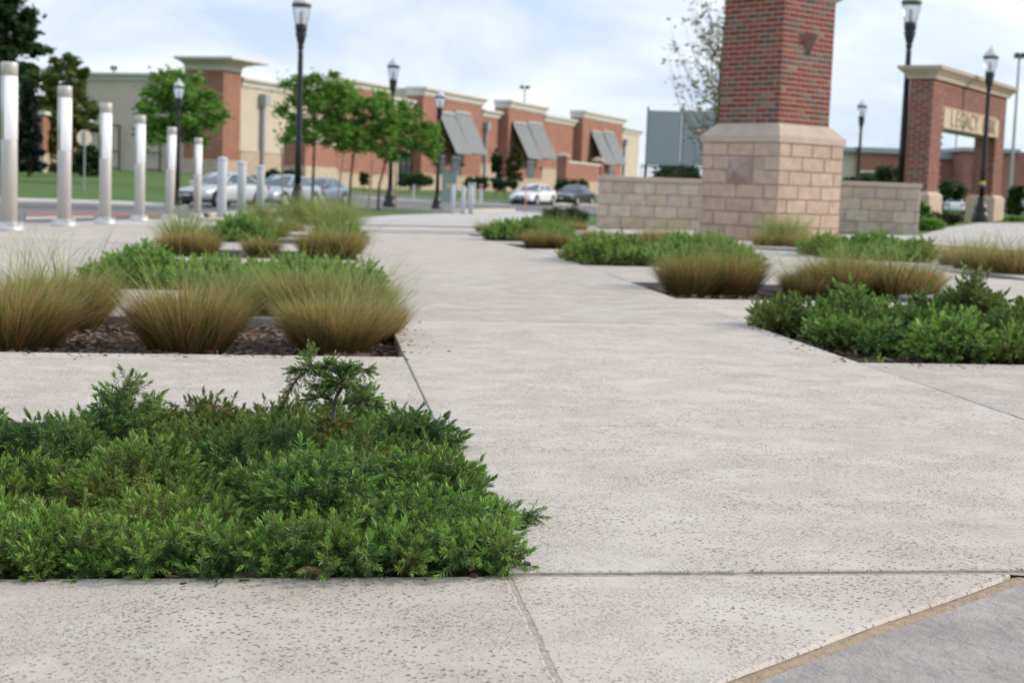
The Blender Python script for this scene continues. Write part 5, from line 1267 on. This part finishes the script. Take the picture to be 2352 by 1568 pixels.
# slender half bare tree behind the pillar
def sparse_tree():
    r = np.random.default_rng(15); P = on_ray(1640, 34); t = thing('slender_tree', 'slender half bare tree with scattered leaves behind the brick pillar', 'tree', P)
    trunk = MB().tube([(0, 0, -.3), (.03, 0, 1.2), (.02, .1, 3.2), (.15, 0, 6.2)], [.06, .05, .035, .012], 8).obj('trunk', M['bark'], t, smooth=True)
    limbs = MB(); cen, rad = [], []
    for i in range(64):
        z = .9+3.6*r.uniform(0, 1); az = r.uniform(0, 6.28); L_ = r.uniform(.8, 1.9)*(1.15-z/8); s = -1 if i % 3 else 1
        dx, dy = math.cos(az)*.55-(.30 if s < 0 else -.25), math.sin(az)*.5; pts = []
        for k in range(6):
            q = k/5; pts.append((dx*L_*q*(1-.25*q)*1.25, dy*L_*q, z+L_*q*(.45+.65*q)))
        limbs.tube(pts, [.010, .009, .007, .006, .004, .002], 5)
        for k in range(1, 6):
            for _ in range(3): cen.append(np.array(pts[k])+r.normal(0, .07, 3)); rad.append(.10)
    limbs.obj('limbs', M['bark'], trunk, kind='stuff')
    V, Fq, cc = leaf_cloud(cen, rad, 2300, .055, r, [(.27, .26, .10), (.20, .22, .08), (.32, .27, .13), (.15, .19, .06)])
    link('crown', np_mesh('crown', V, Fq, cc, M['leaf'], 4), t, kind='stuff')
sparse_tree()
def bush(label, px, dist, y_top, y_bot, wpx, cols, n=2500, leaf=.09, seed=1, boxy=False, name='shrub', cat='shrub', depth=None, group=None):
    r = np.random.default_rng(seed); P = on_ray(px, dist); k = P.y/F; W = wpx*k/2; z1 = zat(px, y_top, P.y)-P.z; z0 = max(-.1, zat(px, y_bot, P.y)-P.z) if y_bot else 0
    t = thing(name, label, cat, P, 0, group); dp = depth or W
    m_ = 40; cen = np.stack([r.uniform(-W, W, m_)*.85, r.uniform(-dp, dp, m_)*.8, z0+(z1-z0)*r.uniform(.12, .86, m_)], 1)
    if not boxy: cen[:, 2] = z0+(cen[:, 2]-z0)*np.sqrt(np.clip(1-(cen[:, 0]/W)**2*.8, .1, 1))
    V, Fq, cc = leaf_cloud(cen, np.full(m_, min(W, (z1-z0))*(.30 if boxy else .33)), n, leaf, r, cols, .9)
    link('foliage', np_mesh('foliage', V, Fq, cc, M['leaf'], 4), t, kind='stuff')
    st_ = MB()
    st_.tube([(0, 0, -.2), (.02, 0, z0+(z1-z0)*.5)], [.05, .02], 6).obj('stem', M['bark'], t); return t
bush('clipped dark green column shrub before the second awning, left of a pair', 1139, 128, 332, 425, 26, DARK, 3000, .15, 21, name='topiary_shrub')
bush('clipped olive green column shrub before the second awning, right of a pair', 1180, 128, 328, 425, 36, [(.07, .085, .02), (.055, .07, .018)], 3500, .15, 22, name='topiary_shrub')
HG = [(.040, .085, .018), (.055, .110, .022), (.030, .065, .015)]
hg = 'clipped hedges along the shop lawn'
bush('low hedge behind the first two parked cars', 655, 106, 392, 420, 90, HG, 3000, .14, 23, True, 'hedge', 'hedge', 1.0, hg)
bush('small clipped hedge right of the low brick yard wall', 836, 112, 392, 430, 22, HG, 1600, .13, 24, True, 'hedge', 'hedge', 1.0, hg)
bush('hedge before the shop window, left of the utility cabinet', 955, 122, 399, 428, 82, HG, 3200, .14, 25, True, 'hedge', 'hedge', 1.0, hg)
bush('rounded hedge right of the utility cabinet', 1092, 122, 407, 434, 60, HG, 2500, .14, 26, True, 'hedge', 'hedge', 1.0, hg)
bush('hedge below the two column shrubs', 1160, 124, 413, 434, 60, DARK, 2400, .14, 27, True, 'hedge', 'hedge', 1.0, hg)
bush('hedge behind the dark sedan', 1312, 132, 412, 436, 80, HG, 2500, .14, 28, True, 'hedge', 'hedge', 1.0, hg)
bush('small round bush beneath the trellis of the pale wing', 232, 92, 392, 412, 26, DARK, 1200, .14, 30)
bush('bushy green plant mound left of the stone wall end', 1300, 33, 478, 512, 105, [(.045, .10, .02), (.06, .12, .03), (.07, .05, .04)], 5000, .045, 31, name='planting_mound', cat='shrub')
bush('low spreading green plants at the foot of the mound by the walkway', 1238, 33, 497, 516, 80, GREEN, 3200, .04, 32, name='ground_cover', cat='plants')
bush('bright green flower bed right of the stone wall end', 2140, 33, 497, 532, 56, GREEN, 3500, .04, 33, name='flower_bed', cat='flower bed')
bush('brown and green flower bed beneath the archway', 2165, 37, 490, 512, 90, [(.06, .09, .03), (.12, .07, .06), (.05, .10, .02)], 5000, .045, 34, name='flower_bed', cat='flower bed')
bush('small green bush at the foot of the archway near pier', 2120, 36, 462, 495, 30, GREEN, 1600, .05, 35)
bush('leafy bushes at the right edge beside the far pier', 2335, 43, 497, 512, 60, GREEN, 3000, .05, 36)
bush('dark bushes behind the right stone wall beneath the far building', 2010, 90, 402, 440, 150, HG, 5000, .16, 37)
bush('pale green small tree between the far building and the archway', 2035, 85, 372, 440, 60, [(.08, .10, .04), (.06, .085, .03)], 2200, .14, 38)
bush('dark bushes seen through the archway', 2180, 100, 418, 455, 70, HG, 3500, .16, 39)
bush('dark conifer beyond the far pier of the archway', 2332, 70, 414, 500, 36, HG, 3500, .12, 40)
bush('green bushes behind the iron fence', 1555, 60, 378, 425, 110, HG, 3000, .12, 41)

# dry leaves fallen at the bed edge and on the slabs
M['dryleaf'] = mat('dry_leaf', (.30, .155, .075), .8, .25, 60)
def dry_leaf(label, px, py, L_, rz, dz=.004, tilt=.2):
    P = gp(px, py); mb = MB(); n = 6; vs = []
    for i in range(n+1):
        t = i/n; w_ = math.sin(math.pi*min(1, t*1.02))**.8*L_*.22; z = L_*.10*math.sin(math.pi*t)
        vs += [(t*L_-L_/2, -w_, z+w_*.5), (t*L_-L_/2, 0, z), (t*L_-L_/2, w_, z+w_*.45)]
    mb.add(vs, [(3*i+j, 3*i+3+j, 3*i+4+j, 3*i+1+j) for i in range(n) for j in range(2)])
    o = mb.obj('dry_leaf', M['dryleaf'], loc=(P.x, P.y, P.z+dz), rot=(tilt, 0, rz)); tag(o, label, 'leaf', 'dry leaves by the nearest bed')
    so_ = o.modifiers.new('thick', 'SOLIDIFY'); so_.thickness = .0006
dry_leaf('brown dry leaf on the bed edge, in front of the juniper right of its middle', 852, 1316, .05, .5)
dry_leaf('long thin dry leaf at the bed edge left of the middle', 705, 1322, .055, -.2)
dry_leaf('dry leaf crossing the long thin one at the bed edge', 725, 1320, .045, .35)
dry_leaf('small dry leaf at the corner of the nearest bed by the joint', 1085, 1312, .03, 1.2)

# grit and chips washed onto the slabs beside the beds
random.seed(77); mb = MB()
def edge_litter(u_0, v_0, u_1, v_1, n, sp):
    for _ in range(n):
        t = random.random(); u_ = u_0+(u_1-u_0)*t+random.gauss(0, sp); v_ = v_0+(v_1-v_0)*t+random.gauss(0, sp); x, y = uv(u_, v_)
        if any(inpoly((x, y), p) for _, p in beds): continue
        a = random.choice((.002, .003, .004, .006))*random.uniform(.7, 1.4); b = a*random.uniform(.3, .9); h_ = a*random.uniform(.15, .4); z = gz(x, y)+(-.006 if v_ < 2.9 else .001)+h_*.5
        Mt = Matrix.Translation((x, y, z)) @ Matrix.Rotation(random.uniform(0, 6.28), 4, 'Z') @ Matrix.Rotation(random.gauss(0, .2), 4, 'X')
        mb.box(-a, a, -b, b, -h_, h_, random.randrange(3), lambda q: Mt @ q)
edge_litter(-1.3, 2.885, .38, 2.885, 50, .02); edge_litter(.40, 2.95, .40, 4.7, 40, .03); edge_litter(-1.3, 4.80, .3, 4.80, 50, .05); edge_litter(-1.3, 6.56, .38, 6.56, 120, .05); edge_litter(.43, 6.7, .43, 8.4, 80, .06); edge_litter(2.40, 6.6, 2.45, 8.6, 80, .05); edge_litter(2.5, 6.52, 4.0, 6.52, 70, .05)
o = mb.obj('grit', [M['chip0'], M['chip1'], M['chip2']]); o['kind'] = 'stuff'; o['label'] = 'scattered bark crumbs and grit on the paving beside the beds'
